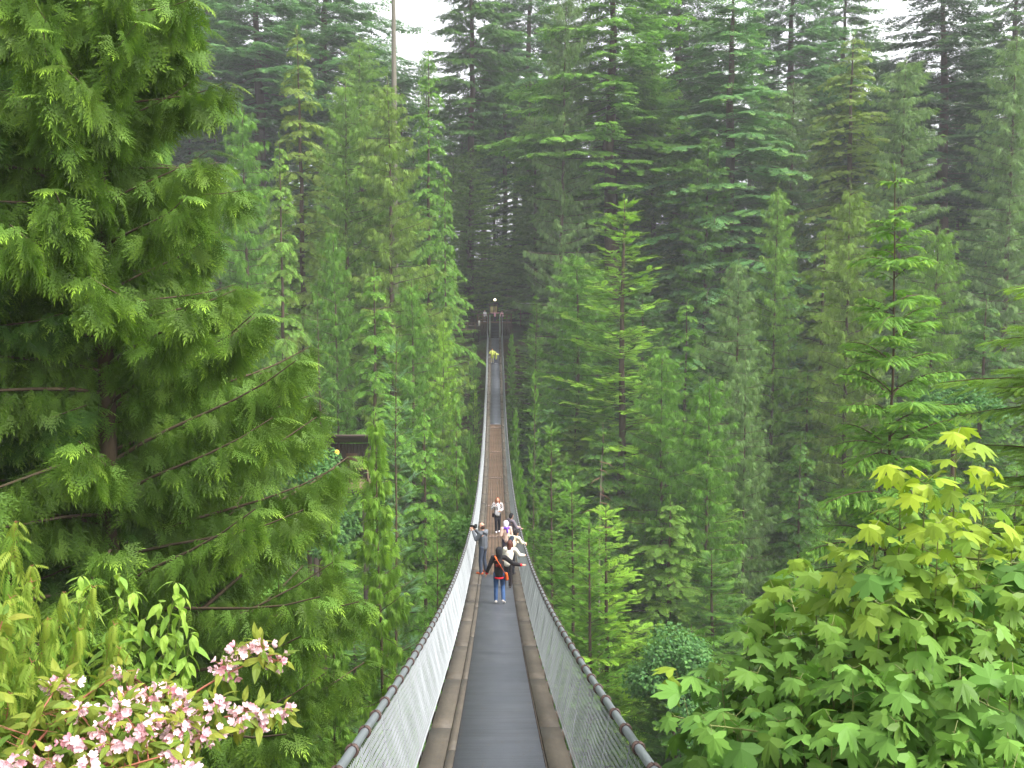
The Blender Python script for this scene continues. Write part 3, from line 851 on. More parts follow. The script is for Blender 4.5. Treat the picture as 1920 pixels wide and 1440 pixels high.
def blob(name, caps, mat, vox, parent, balls=(), smooth=4):
    """union of tapered capsules (p0,r0,p1,r1) and ellipsoids, fused into one skin"""
    mb = MB()
    for p0, r0, p1, r1 in caps:
        p0 = np.array(p0, float); p1 = np.array(p1, float); d = p1 - p0; L = np.linalg.norm(d); d = d / max(L, 1e-6)
        a = np.linspace(-math.pi / 2, 0, 5)[:-1]
        P = [p0 + d * r0 * math.sin(t) for t in a] + [p0 + (p1 - p0) * t for t in (0, .33, .66, 1)] + [p1 + d * r1 * math.sin(-t) for t in a[::-1]]
        r = [max(.0008, r0 * math.cos(t)) for t in a] + [r0 + (r1 - r0) * t for t in (0, .33, .66, 1)] + [max(.0008, r1 * math.cos(t)) for t in a[::-1]]
        mb.tube(P, r, 10)
    for c, rr in balls: mb.ball(c, 1, 14, 10, rr)
    o = mb.build(name, None, None)
    m1 = o.modifiers.new('r', 'REMESH'); m1.mode = 'VOXEL'; m1.voxel_size = vox; m1.use_smooth_shade = True
    m2 = o.modifiers.new('s', 'SMOOTH'); m2.factor = .5; m2.iterations = smooth
    me = bpy.data.meshes.new_from_object(o.evaluated_get(DG())); old = o.data
    o.modifiers.clear(); o.data = me; bpy.data.meshes.remove(old)
    me.materials.clear(); me.materials.append(mat)
    me.polygons.foreach_set('use_smooth', np.ones(len(me.polygons), bool))
    o.parent = parent
    return o


def V3(*a): return np.array(a, float)


def person(label, loc, face, H, J=None, top=(90, 90, 90), legs=(50, 60, 80), hair=(40, 30, 25), shoes=(230, 230, 230), near=True, hairlen=0, sleeve=True,
           hood=None, hem=None, cuff=None, bald=False, lean=0, topname='jacket', long=0, fingers=True, skirt=None):
    """face: heading (radians, 0 = looking towards +Y). J overrides joints of a 1.75 m figure"""
    k = H / 1.75
    j = dict(pel=V3(0, 0, .95), chest=V3(0, .01, 1.27), neck=V3(0, 0, 1.47), head=V3(0, .02, 1.62), shL=V3(-.185, 0, 1.42), shR=V3(.185, 0, 1.42),
             elL=V3(-.25, -.02, 1.13), elR=V3(.25, -.02, 1.13), wrL=V3(-.27, .07, .88), wrR=V3(.27, .07, .88), hipL=V3(-.09, 0, .92), hipR=V3(.09, 0, .92),
             knL=V3(-.10, .03, .50), knR=V3(.10, .03, .50), anL=V3(-.11, -.02, .08), anR=V3(.11, -.02, .08), look=V3(0, 1, -.05), handL=None, handR=None, footL=V3(0, 1, 0), footR=V3(0, 1, 0))
    for a, b in (J or {}).items(): j[a] = np.array(b, float)
    r = tagset(empty('person', loc, face), label, 'person'); r.scale = (k, k, k)
    vx = .011 if near else .02
    lk = j['look'] / np.linalg.norm(j['look']); hd = j['head']; sd = np.cross(lk, (0, 0, 1)); sd /= np.linalg.norm(sd); upv = np.cross(sd, lk)
    caps = [(j['pel'], .13, j['chest'], .14), (j['chest'], .14, j['neck'] - (0, 0, .06), .09), (j['neck'] - (0, 0, .05), .058, hd, .055),
            (j['shL'], .055, j['shR'], .055), (j['chest'] + (-.06, 0, .06), .1, j['chest'] + (.06, 0, .06), .1)]
    arms, legsc = [], []
    for s in 'LR':
        arms += [(j['sh' + s], .056, j['el' + s], .043), (j['el' + s], .043, j['wr' + s], .028)]
        legsc += [(j['hip' + s], .088, j['kn' + s], .058), (j['kn' + s], .056, j['an' + s], .038)]
        f = j['foot' + s] / np.linalg.norm(j['foot' + s]); legsc_f = (j['an' + s] - (0, 0, .03) - f * .03, .035, j['an' + s] - (0, 0, .045) + f * .14, .028)
        caps.append(legsc_f)
        # hand: palm, four fingers, thumb
        w = j['wr' + s]; d = j['hand' + s] if j['hand' + s] is not None else w - j['el' + s]; d = d / np.linalg.norm(d)
        sg = -1 if s == 'L' else 1
        n_ = np.cross(d, (0, 1, 0)) * sg; n_ = n_ if np.linalg.norm(n_) > .2 else V3(0, 0, 1); n_ /= np.linalg.norm(n_); ac = np.cross(n_, d)
        caps.append((w, .027, w + d * .075, .030)); caps.append((w + d * .03 + ac * .02, .02, w + d * .08 + ac * .024, .018)); caps.append((w + d * .03 - ac * .02, .02, w + d * .08 - ac * .024, .018))
        if near and fingers:
            for q, (off, ln) in enumerate(((-.033, .065), (-.011, .078), (.011, .074), (.033, .058))):
                b0_ = w + d * .085 + ac * off; b1 = b0_ + d * ln * .55 + ac * off * .25; b2 = b1 + d * ln * .45 - n_ * .018
                caps += [(b0_, .0115, b1, .0105), (b1, .0105, b2, .009)]
            t0 = w + d * .03 - ac * .03; t1 = t0 + d * .03 - ac * .03; caps += [(t0, .015, t1, .012), (t1, .012, t1 + d * .032 - ac * .006, .010)]
    caps += arms + legsc
    hb_ = [(hd + upv * .02, (.078, .095, .105)), (hd + lk * .035 - upv * .045, (.055, .06, .06))]
    caps.append((hd + lk * .085 - upv * .0, .012, hd + lk * .105 - upv * .03, .015))      # nose
    for s in (-1, 1): hb_.append((hd + sd * s * .08 - upv * .005, (.016, .022, .032)))
    blob('body', caps, M['skin'], vx, r, hb_)
    if near:
        for s in (-1, 1): MB().ball(hd + lk * .083 + sd * s * .032 + upv * .02, .011, 8, 6).build('eye', cloth((40, 28, 24), .3), r, True)
        MB().ball(hd + lk * .088 - upv * .052, 1, 10, 6, (.024, .01, .007)).build('mouth', cloth((160, 80, 78), .5), r, True)
    # hair or hood
    if hood:
        blob('hood', [(hd - lk * .02 + upv * .03, .118, hd - lk * .05 - upv * .07, .10), (hd - lk * .03 - upv * .08, .10, j['neck'] - lk * .03, .085)], cloth(hood), vx, r)
    elif hair is not None:
        hc = [(hd - lk * .015 + upv * (.045 if not bald else .0), .092 if not bald else .086, hd - lk * .035 - upv * .02, .088)]
        if hairlen:
            hc += [(hd - lk * .05, .085, hd - lk * .07 - V3(0, 0, hairlen * .6), .085), (hd - lk * .07 - V3(0, 0, hairlen * .6), .085, hd - lk * .06 - V3(0, 0, hairlen), .045)]
            for s in (-1, 1): hc.append((hd + sd * s * .075 + upv * .02, .035, hd + sd * s * .105 + lk * .03 - V3(0, 0, hairlen * .9), .03))
        blob('hair', hc, cloth(hair, .6), vx, r, smooth=3)
    # clothes
    g = .016
    tc = [(j['pel'] + (0, 0, -.02 - long), .145 + g + long * .12, j['chest'], .148 + g), (j['chest'], .15 + g, j['neck'] - (0, 0, .07), .10 + g), (j['shL'], .062 + g, j['shR'], .062 + g)]
    for s in 'LR':
        el, wr = j['el' + s], j['wr' + s]
        tc.append((j['sh' + s], .062 + g, el, .052 + g))
        if sleeve: tc.append((el, .052 + g, el + (wr - el) * .93, .036 + g))
    blob(topname, tc, cloth(top), vx, r)
    lc = [(j['pel'], .138, j['pel'] - (0, 0, .02), .14)]
    for s in 'LR': lc += [(j['hip' + s], .098, j['kn' + s], .072), (j['kn' + s], .072, j['an' + s] + (0, 0, .0), .062)]
    blob('trousers', lc, cloth(legs), vx, r)
    for s in 'LR':
        f = j['foot' + s] / np.linalg.norm(j['foot' + s]); an = j['an' + s]
        o = blob('shoe', [(an - (0, 0, .035) - f * .04, .045, an - (0, 0, .045) + f * .15, .038), (an, .042, an - (0, 0, .04), .045)], cloth(shoes, .6), vx, r)
    if hem: MB().tube([j['pel'] + (0, 0, z_) for z_ in (-.172, -.165, -.12, -.113)], [.12, .152, .160, .13], 20).build('hem_band', cloth(hem), r, True)
    if cuff:
        for s in 'LR':
            el, wr = j['el' + s], j['wr' + s]; blob('cuff', [(el + (wr - el) * .86, .054, el + (wr - el) * .98, .05)], cloth(cuff), vx, r)
    return r, j, k


def strap(r, pts, w, col, name='strap', thick=.008):
    mb = MB()
    for a, b in zip(pts[:-1], pts[1:]): mb.bar(a, b, w, thick)
    return mb.build(name, cloth(col), r)


def deck_at(py):
    lo, hi = 6., 130.
    f_ = lambda y: (Matrix(CM).transposed() @ Vector((0, y, float(dz(y)))))
    for _ in range(50):
        m = (lo + hi) / 2; c_ = f_(m); yy = 720 + F * (-c_.y / -c_.z) * 1.0
        if yy > py: lo = m
        else: hi = m
    return (lo + hi) / 2


def on_deck(px, py):
    Y = deck_at(py); x = pix(px, py, Y).x
    return (x, Y, float(dz(Y)) + .022)


# hooded walker seen from behind, right arm out to the rail
l = on_deck(936, 1132)
J = dict(knL=(-.10, .05, .50), anL=(-.10, .02, .09), knR=(.11, .14, .52), anR=(.13, -.10, .13), footR=(.25, 1, -.55), elR=(.43, .04, 1.22), wrR=(.67, .08, 1.16), handR=(1, .1, .05),
         elL=(-.30, -.02, 1.16), wrL=(-.38, .03, .93), head=(0, .03, 1.61))
r, j, k = person('person walking away in a black hoodie with red hem, blue jeans and an orange strap', l, 0, 1.66, J, top=(34, 32, 34), legs=(62, 88, 128), hood=(36, 36, 38), hem=(196, 40, 52), cuff=(200, 44, 56), shoes=(214, 206, 200))
strap(r, [(-.13, -.085, 1.50), (-.06, -.178, 1.38), (.06, -.192, 1.2), (.15, -.17, 1.02), (.19, -.12, .93)], .045, (214, 98, 44), 'shoulder_strap')
blob('shoulder_bag', [((.215, -.06, .93), .05, (.235, -.03, .76), .055)], cloth((206, 96, 46)), .012, r)
mb = MB()                                            # faded red lettering across the back
for q, (hh, x) in enumerate(((.09, -.10), (.09, -.075), (.09, -.04), (.09, -.005), (.09, .03))):
    mb.box((x, -.178 + abs(x) * .12, 1.22), (.012, .006, hh))
for x, z in ((-.088, 1.262), (-.022, 1.262), (-.022, 1.222), (.012, 1.178), (.045, 1.262), (.045, 1.222), (.045, 1.178)): mb.box((x, -.178 + abs(x) * .12, z), (.024, .006, .012))
mb.build('back_print', cloth((170, 58, 52)), r)

# photographer on the left
l = on_deck(903, 1076)
J = dict(elL=(-.24, .14, 1.22), wrL=(-.10, .34, 1.46), elR=(.22, .20, 1.22), wrR=(.08, .34, 1.45), handL=(.3, .5, .5), handR=(-.3, .5, .5), look=(0, 1, -.12), head=(0, .05, 1.63), knL=(-.12, .04, .5), knR=(.12, .03, .5), anL=(-.15, 0, .08), anR=(.15, -.02, .08))
r, j, k = person('balding person in a grey hooded top taking a photograph at the left rail', (l[0] + .06, l[1], l[2]), R(62), 1.86, J, top=(92, 96, 102), legs=(66, 74, 88), hair=(62, 44, 36), shoes=(206, 98, 56), bald=True, topname='hoodie')
blob('hood_folds', [((-.10, -.09, 1.47), .055, (.10, -.09, 1.47), .055), ((0, -.13, 1.42), .06, (0, -.14, 1.36), .04)], cloth((104, 108, 114)), .012, r)
cmr = tagset(empty('camera', tuple(r.location + Vector((0, 0, 0))), R(62)), 'black camera held up to the face of the balding photographer', 'camera'); cmr.scale = r.scale
MB().box((0, .30, 1.60), (.15, .07, .10)).box((0, .29, 1.66), (.06, .06, .035)).build('camera_body', cloth((26, 26, 28), .4), cmr)
MB().tube([(0, .33, 1.60), (0, .40, 1.60), (0, .41, 1.60), (0, .50, 1.595)], [.036, .036, .042, .042], 16).build('lens', cloth((22, 22, 24), .3), cmr, True)

# woman facing the camera
l = on_deck(933, 998)
J = dict(elL=(-.25, -.02, 1.16), wrL=(-.17, .17, 1.10), elR=(.27, .03, 1.18), wrR=(.10, .20, 1.36), handL=(.7, .2, -.1), handR=(-.5, .1, .5), knL=(-.08, .04, .5), knR=(.08, .10, .5), anR=(.07, .10, .08), anL=(-.08, -.04, .08))
r, j, k = person('red haired woman walking towards us in a checked jacket, white shirt and black leggings', l, math.pi, 1.74, J, top=(86, 80, 82), legs=(34, 34, 40), hair=(150, 84, 52), shoes=(236, 228, 236), hairlen=.26)
chk = NT('checked_cloth'); ck = chk.n('ShaderNodeTexChecker'); ck.inputs['Scale'].default_value = 22; ck.inputs['Color1'].default_value = (.03, .03, .035, 1); ck.inputs['Color2'].default_value = (.62, .58, .57, 1)
chk.l(chk.coord('Object'), ck.inputs['Vector']); chk.pbr(ck.outputs[0], .85)
[c for c in r.children if c.name.startswith('jacket')][0].data.materials[0] = chk.m
blob('shirt', [((-.02, .085, 1.36), .085, (-.01, .075, .93), .10), ((.04, .085, 1.36), .07, (.05, .07, .95), .09)], cloth((232, 230, 234)), .012, r)
MB().box((.0, .172, 1.20), (.09, .012, .06)).build('shirt_print', cloth((60, 56, 60)), r)
strap(r, [(.11, .12, 1.42), (.15, .15, 1.2), (.18, .14, .95)], .02, (30, 28, 32), 'bag_strap')
blob('handbag', [((.22, .04, .92), .05, (.22, .04, .80), .055)], cloth((40, 34, 38)), .012, r)

# woman with long brown hair in white, half hidden behind the hooded walker, leaning on the right rail
l = on_deck(951, 1103)
J = dict(pel=(0, 0, .93), chest=(.08, .04, 1.23), neck=(.10, .06, 1.42), head=(.09, .08, 1.56), shL=(-.08, .03, 1.38), shR=(.28, .05, 1.36), elR=(.42, .14, 1.14), wrR=(.58, .20, 1.12), elL=(-.12, .12, 1.12), wrL=(.02, .24, 1.0), handR=(1, .1, 0), look=(.2, 1, -.3))
person('woman with long brown hair and pale top leaning right behind the hooded walker', l, R(-8), 1.62, J, top=(226, 220, 204), legs=(48, 44, 46), hair=(88, 52, 42), shoes=(70, 64, 62), hairlen=.30, topname='blouse')
# person with backpack and cream shirt bending over the right rail
l = on_deck(957, 1078)
J = dict(pel=(-.02, -.08, .92), chest=(.04, .10, 1.18), neck=(.07, .22, 1.34), head=(.08, .30, 1.46), shL=(-.12, .18, 1.32), shR=(.24, .16, 1.32), elR=(.30, .30, 1.12), wrR=(.32, .50, 1.06), elL=(-.16, .34, 1.12), wrL=(.05, .5, 1.06), look=(.35, 1, -.5))
r, j, k = person('dark haired person with a dark backpack bending over the right rail in a cream shirt', l, R(-30), 1.75, J, top=(214, 206, 180), legs=(44, 44, 50), hair=(34, 30, 30), shoes=(60, 56, 56), topname='shirt')
blob('backpack', [((.05, .02, 1.34), .09, (.0, -.08, 1.12), .12)], cloth((52, 60, 74)), .014, r)
strap(r, [(.14, .13, 1.42), (.2, .2, 1.36), (.22, .24, 1.22)], .04, (34, 36, 42), 'backpack_strap')
# child in a white hat with purple collar
l = on_deck(949, 1052)
r, j, k = person('person in a white hat and purple scarf standing among the group at the right rail', l, R(20), 1.62, dict(look=(.4, 1, -.1), wrR=(.2, .25, 1.05), wrL=(-.1, .25, 1.02)), top=(206, 176, 160), legs=(60, 56, 70), hood=(240, 232, 240), shoes=(80, 70, 70), topname='coat')
blob('scarf', [((-.08, -.05, 1.45), .07, (.08, -.05, 1.45), .07), ((0, -.12, 1.43), .05, (0, -.17, 1.28), .04)], cloth((112, 74, 178)), .012, r)
# black haired person farthest in the group
l = on_deck(958, 1040)
person('black haired person in grey farthest along the group at the right rail', l, R(-60), 1.76, dict(look=(-.4, 1, -.25), wrR=(.2, .35, 1.08), elR=(.26, .12, 1.15), wrL=(-.15, .38, 1.08), elL=(-.24, .14, 1.15)), top=(112, 104, 112), legs=(50, 50, 60), hair=(24, 22, 26), shoes=(70, 60, 60), cuff=(206, 150, 180), topname='sweater')

# pair in yellow rain ponchos far along the bridge
for px, py, H, lb, dx in ((923, 681, 1.86, 'taller of two people in yellow green rain ponchos far along the bridge', -.28), (930, 682, 1.7, 'shorter stooping person of the two in yellow green rain ponchos', .3)):
    l = on_deck(px, py); st = dx > 0
    J = dict(elL=(-.34, .05, 1.18), elR=(.34, .05, 1.18), wrL=(-.2, .25, 1.15), wrR=(.2, .25, 1.15))
    if st: J.update(pel=(0, -.05, .9), chest=(0, .12, 1.16), neck=(.04, .24, 1.32), head=(.06, .32, 1.42), shL=(-.16, .2, 1.28), shR=(.22, .2, 1.28))
    r, j, k = person(lb, l, math.pi, H, J, top=(184, 194, 96), legs=(200, 190, 150) if not st else (46, 50, 70), hair=(90, 70, 50), shoes=(236, 236, 240), near=False, hood=None if not st else (190, 198, 100), long=.22, topname='poncho')
# people on the far landing
r, j, k = person('person in pink with both arms stretched out at the top of the far stairs', (pix(928, 600, YP + .4).x, YP + .4, ZP - .0), math.pi, 1.6,
       dict(elL=(-.46, 0, 1.42), elR=(.46, 0, 1.42), wrL=(-.72, .02, 1.46), wrR=(.72, .02, 1.46)), top=(236, 178, 178), legs=(70, 66, 78), hair=(70, 50, 44), shoes=(80, 70, 70), near=False, topname='top')
person('person in white behind the fence left of the far stairs', (pix(909, 600, YP + 1.0).x, YP + 1.0, ZP), R(150), 1.72, {}, top=(236, 232, 232), legs=(120, 112, 104), hair=(180, 160, 130), near=False, topname='top')
person('person in pale pink behind the fence right of the far stairs', (pix(941, 600, YP + .9).x, YP + .9, ZP), R(200), 1.6, {}, top=(236, 190, 190), legs=(90, 84, 90), hair=(60, 40, 34), near=False, topname='top')

# ------------------------------------------------------------------ near trees
def special(name, protoargs, px_base, Y, ytop_px, label, col, rot=0, sx=1, protos=None, H0=None):
    top = pix(px_base, ytop_px, Y); top.x = pix(px_base, 700, Y).x; gz = float(ground_z(top.x, Y)) - .4; H = top.z - gz
    if protos is None:
        protos = conifer(H=H, **protoargs); H0 = H
    t = plant_tree(name, protos, (top.x, top.y, gz), sx, H / H0, rot, GREEN[col] if isinstance(col, str) else col, label); t.rotation_euler = (0, 0, rot)
    return t, protos, H0

near_col = lin(80, 110, 42)
_r = np.random.default_rng(9)
ONLY = lambda az, u: not (math.cos(az + 1.17) > .72 and u < .72 and _r.random() < .3)
_, PC1, HC1 = special('cedar_tree', dict(seed=201, RAD=6.0, xmax=4.2, style='cedar', nl=290, crown0=.08, T=T_CED, fs=.43, step=.155, fresh=.85, inner=.08, layers=3, only=ONLY, pw=.8, trunk_r=.26, mat='needle_near', bark='bark_red', irr=.3, dead=.12),
        205, 16.0, -520, 'big drooping cedar filling the left foreground, with its brown trunk showing', near_col)
special('cedar_tree', None, 86, 21.5, -560, 'second drooping cedar with a reddish trunk behind the big one at the left edge', lin(70, 104, 42), rot=2.2, sx=1.1, protos=PC1, H0=HC1)
special('cedar_tree', None, -230, 15.0, -420, 'drooping cedar boughs coming in from beyond the left edge', lin(66, 98, 40), rot=4.0, sx=1.0, protos=PC1, H0=HC1)
# smaller drooping cedars lower in the canyon
MIDC = conifer(seed=211, H=24, RAD=2.9, style='cedar', nl=150, crown0=.06, T=T_CEDM, fs=.40, step=.13, fresh=.5, pw=.75, trunk_r=.17, mat='needle_near', bark='bark_red', irr=.4)
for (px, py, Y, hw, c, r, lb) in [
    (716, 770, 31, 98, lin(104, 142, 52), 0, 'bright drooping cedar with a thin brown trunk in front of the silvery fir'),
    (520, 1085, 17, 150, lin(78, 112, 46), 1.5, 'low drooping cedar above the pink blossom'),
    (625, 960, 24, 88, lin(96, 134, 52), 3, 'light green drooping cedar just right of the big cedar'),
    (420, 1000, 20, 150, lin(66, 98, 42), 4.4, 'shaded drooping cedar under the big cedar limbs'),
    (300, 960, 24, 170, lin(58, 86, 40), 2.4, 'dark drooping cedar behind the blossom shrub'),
]:
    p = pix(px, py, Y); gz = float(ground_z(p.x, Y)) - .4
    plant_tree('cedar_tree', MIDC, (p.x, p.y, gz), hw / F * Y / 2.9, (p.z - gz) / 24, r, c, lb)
# silvery young fir
SIL = conifer(seed=221, H=26, RAD=2.6, style='fir', nl=180, crown0=.08, T=T_FIR, fs=.42, step=.3, fresh=.5, pw=.9, trunk_r=.09, mat='needle', bark='bark_red', tiers=20, irr=.35)
p = pix(733, 640, 38); gz = float(ground_z(p.x, 38)) - .4
plant_tree('young_fir_tree', SIL, (p.x, p.y, gz), 1.0, (p.z - gz) / 26, .5, lin(84, 120, 84), 'silvery blue green young fir with an open spiky top left of the bridge')
# young hemlock with bright tips on the right
HEM = conifer(seed=232, H=22, RAD=4.8, style='young', nl=190, crown0=.08, T=T_HEM, fs=.25, step=.11, fresh=.8, inner=.08, widek=1.3, pw=.7, trunk_r=.09, mat='needle_near', bark='bark_red', tiers=22, irr=.4)
p = pix(1705, 312, 27); gz = float(ground_z(p.x, 27)) - .4
plant_tree('hemlock_tree', HEM, (p.x, p.y, gz), 1.0, (p.z - gz) / 22, 1.0, lin(92, 134, 54), 'young hemlock with bright green tips standing behind the maple, right foreground')
# hemlock beyond the right edge whose boughs reach in
HB = conifer(seed=243, H=20, RAD=4.2, style='young', nl=230, crown0=.1, T=T_HEM, fs=.19, step=.085, fresh=.8, inner=.1, widek=1.3, pw=.33, trunk_r=.2, mat='needle_near', bark='bark_red', tiers=14, irr=.3,
             only=lambda az, u: (math.cos(az) < .55))
p = pix(2160, 470, 10); gz = float(ground_z(p.x, 11)) - .4
plant_tree('hemlock_tree', HB, (p.x, p.y, gz), .8, (p.z - gz) / 20, 0, lin(104, 138, 58), 'hemlock beyond the right edge sending drooping bright tipped boughs into view')


# ------------------------------------------------------------------ broadleaf trees and shrubs
def outline_leaf(half, c=(.28, 0), fold=.3, sag=.15):
    """half: list of (deg, r) from tip (0) to base (180)"""
    full = half + [(-a, r) for a, r in half[-2:0:-1]]
    P = [(c[0] + r * math.cos(R(a)), c[1] + r * math.sin(R(a))) for a, r in full]
    n = len(P); q = []
    z = lambda x, y: -fold * abs(y) ** 1.3 - sag * max(0, x - .3) ** 2
    for k in range(0, n, 2):
        pts = [c, P[k], P[(k + 1) % n], P[(k + 2) % n]]
        q.append([(x, y, z(x, y)) for x, y in pts])
    V = np.array(q, float); return V, np.clip(1.0 - 0 * V[..., 0], 0, 1)


T_MAPLE = outline_leaf([(0, .74), (8, .58), (14, .64), (24, .40), (34, .62), (44, .80), (52, .62), (62, .60), (76, .38), (92, .56), (106, .66), (126, .42), (180, .16)], fold=.34, sag=.30)
T_OVAL = outline_leaf([(0, .62), (18, .40), (38, .28), (62, .22), (90, .20), (128, .24), (180, .38)], c=(.38, 0), fold=.45, sag=.5)
T_BROAD = outline_leaf([(0, .55), (30, .34), (60, .36), (90, .26), (120, .34), (150, .2), (180, .3)], c=(.4, 0), fold=.3)


def pinnate(pairs=7):
    q = []
    for i in range(pairs):
        t = .12 + .82 * i / pairs; L = .30 * (1 - .45 * abs(t - .45))
        for s in (-1, 1):
            a = s * R(72 - 15 * t); ca, sa = math.cos(a), math.sin(a)
            for (u0, u1, w0, w1) in ((0, .5, .012, .05), (.5, 1, .05, .004)):
                z0, z1 = -.10 * u0 - .35 * L * u0 ** 2, -.10 * u1 - .35 * L * u1 ** 2
                q.append([(t + ca * L * u0 + sa * w0, sa * L * u0 - ca * w0, z0), (t + ca * L * u1 + sa * w1, sa * L * u1 - ca * w1, z1),
                          (t + ca * L * u1 - sa * w1, sa * L * u1 + ca * w1, z1), (t + ca * L * u0 - sa * w0, sa * L * u0 + ca * w0, z0)])
    q.append([(.85, 0, 0), (1, .05, -.02), (1.18, 0, -.08), (1, -.05, -.02)])
    q.append([(0, .006, 0), (.95, .004, 0), (.95, -.004, 0), (0, -.006, 0)])
    V = np.array(q, float); return V, np.ones(V.shape[:2])


T_PIN = pinnate()


def bez(a, b, c, n):
    t = np.linspace(0, 1, n)[:, None]
    return (1 - t) ** 2 * np.array(a) + 2 * t * (1 - t) * np.array(b) + t * t * np.array(c)


def leafy(name, label, cat, base, shoots, rng, T, lsize, gap, mat, twigmat, bare=.35, pairs=2, droop=.4, twig_r=.008, newtip=1.0, petiole=.08, spread=.9, up=.15, aux=None, quiet=(), ntlist=None, ystart=.72):
    """shoots: list of (start, ctrl, tip) in world space; leaves in pairs along each"""
    t_ = tagset(empty(name, base), label, cat)
    off = -np.array(base); fo = Fol(rng); wd = MB()
    nt0 = newtip
    ntl = ntlist
    for n_, (s0, c0, e0) in enumerate(list(shoots) + list(quiet)):
        newtip = (ntl[n_] if ntl else nt0) if n_ < len(shoots) else nt0 * rng.choice([.05, .12, .5])
        s0, c0, e0 = map(np.array, (s0, c0, e0))
        Ln = np.linalg.norm(e0 - s0); n = max(6, int(Ln / .12)); P = bez(s0, c0, e0, n)
        wd.tube(P + off, np.linspace(twig_r * (1 + Ln * .6), twig_r * .4, n), 5, cap=False)
        k = max(2, int(Ln * (1 - bare) / gap))
        ts = bare + (1 - bare) * (np.arange(k) + .9) / k
        for q, tt in enumerate(ts):
            i = min(n - 2, int(tt * (n - 1))); fr = tt * (n - 1) - i
            o = P[i] * (1 - fr) + P[i + 1] * fr; G = P[i + 1] - P[i]; G /= np.linalg.norm(G)
            a0 = (q % 2) * math.pi / 2 + rng.uniform(-.5, .5)
            X0 = np.cross(G, (0.3, .2, 1)); X0 /= np.linalg.norm(X0) + 1e-9; Y0 = np.cross(G, X0)
            young = newtip * max(0, (tt - ystart) / (1 - ystart)) ** 1.2
            sz = lsize * rng.uniform(.75, 1.2) * (1 - .35 * max(0, (tt - .8) / .2))
            for m_ in range(pairs):
                an = a0 + m_ * 2 * math.pi / pairs
                side = math.cos(an) * X0 + math.sin(an) * Y0
                d = side * spread + G * .45 + np.array((0, 0, up)); d /= np.linalg.norm(d)
                pe = o + d * petiole * rng.uniform(.6, 1.3) * (sz / lsize)
                wd.tube([o + off, pe + off], [twig_r * .32, twig_r * .25], 3, cap=False)
                d2 = d * .8 + np.array((0, 0, -.45 - .4 * droop)) + rng.normal(0, .24, 3)
                Nn = np.array((0, 0, 1.)) + d * .6 + rng.normal(0, .25, 3)
                fo.add(T, (pe + off)[None], d2[None], Nn[None], sz, droop * rng.uniform(.2, 2.0), min(1, young * rng.uniform(.5, 1.3)), rng.uniform(.85, 1.1))
        fo.add(T, (e0 + off)[None], ((e0 - P[-2]) * (.6, .6, 0) + np.array((rng.normal(0, .03), -.04, -.05)))[None], np.array([[.2, -.3, 1.]]), lsize * .6, droop, newtip)
    if aux: aux(fo, wd, off)
    link('stems', wd.mesh('stems', M[twigmat], True), t_)
    link('foliage', fo.mesh('foliage', M[mat]), t_)
    return t_


rg = np.random.default_rng(77)
# maple in the right foreground
tips = [(1795, 812, 6.6), (1690, 880, 6.4), (1850, 880, 6.8), (1735, 905, 6.2), (1900, 1000, 6.5), (1640, 985, 6.2), (1570, 1022, 6.6), (1500, 1050, 7.0), (1760, 980, 5.9),
        (1840, 985, 6.0), (1690, 1040, 6.0), (1600, 1075, 6.2), (1530, 1110, 6.6), (1432, 1140, 7.0), (1450, 1100, 6.9), (1900, 1110, 5.7), (1790, 1080, 5.8), (1400, 1185, 6.8), (1350, 1245, 6.7),
        (1480, 1195, 6.3), (1320, 1335, 6.6), (1420, 1260, 6.2), (1560, 1170, 5.9), (1650, 1130, 5.7), (1720, 1160, 5.5), (1850, 1180, 5.4),
        (1500, 1270, 5.8), (1600, 1250, 5.5), (1700, 1260, 5.2), (1800, 1270, 5.1), (1900, 1260, 5.1), (1380, 1340, 6.0), (1460, 1350, 5.7), (1560, 1350, 5.3), (1680, 1350, 5.0), (1790, 1370, 4.9), (1890, 1380, 4.9),
        (1330, 1420, 6.1), (1420, 1430, 5.7), (1540, 1430, 5.3), (1960, 930, 6.8), (1985, 1060, 6.2), (1990, 1200, 5.6), (1640, 1440, 5.0), (1760, 1450, 4.8), (1900, 1440, 4.7)]
mb_ = pix(1760, 1900, 7.6)
mbase = (mb_.x, mb_.y, float(ground_z(mb_.x, mb_.y)) - .1)
sh = []; side_sh = []
for (px, py, Y) in tips:
    e0 = pix(px, py, Y); s0 = Vector(mbase) + Vector((rg.uniform(-.2, .2), rg.uniform(-.2, .2), 1.0 + .8 * rg.random()))
    c0 = (e0 + s0) / 2 + Vector(((e0.x - s0.x) * .38, (e0.y - s0.y) * .3, -.25)) 
    sh.append((s0, c0, e0))
    # side shoots
    for q in range(4):
        tt = rg.uniform(.5, .93); b = Vector(bez(s0, c0, e0, 40)[int(tt * 39)])
        d = Vector((rg.normal(0, .5), rg.normal(0, .45), rg.uniform(.05, .35)))
        side_sh.append((b, b + d * .5 + Vector((0, 0, .03)), b + d * rg.uniform(.7, 1.1)))
def _mtrunk(fo, wd, off):
    wd.tube(np.array([mbase, np.array(mbase) + (0, 0, .9), np.array(mbase) + (.05, .03, 2.0)]) + off, [.13, .10, .06], 8)
    # a few withered brown leaf clusters are left on
leafy('maple_tree', 'big leaved maple with yellow green young leaves in the right foreground', 'tree', mbase, sh, rg, T_MAPLE, .215, .10, 'maple', 'twig_green', bare=.42, pairs=2, droop=.35, twig_r=.008, petiole=.12, aux=_mtrunk, quiet=side_sh, ntlist=[min(.8, max(.12, (1250 - t[1]) / 420)) for t in tips], ystart=.74)


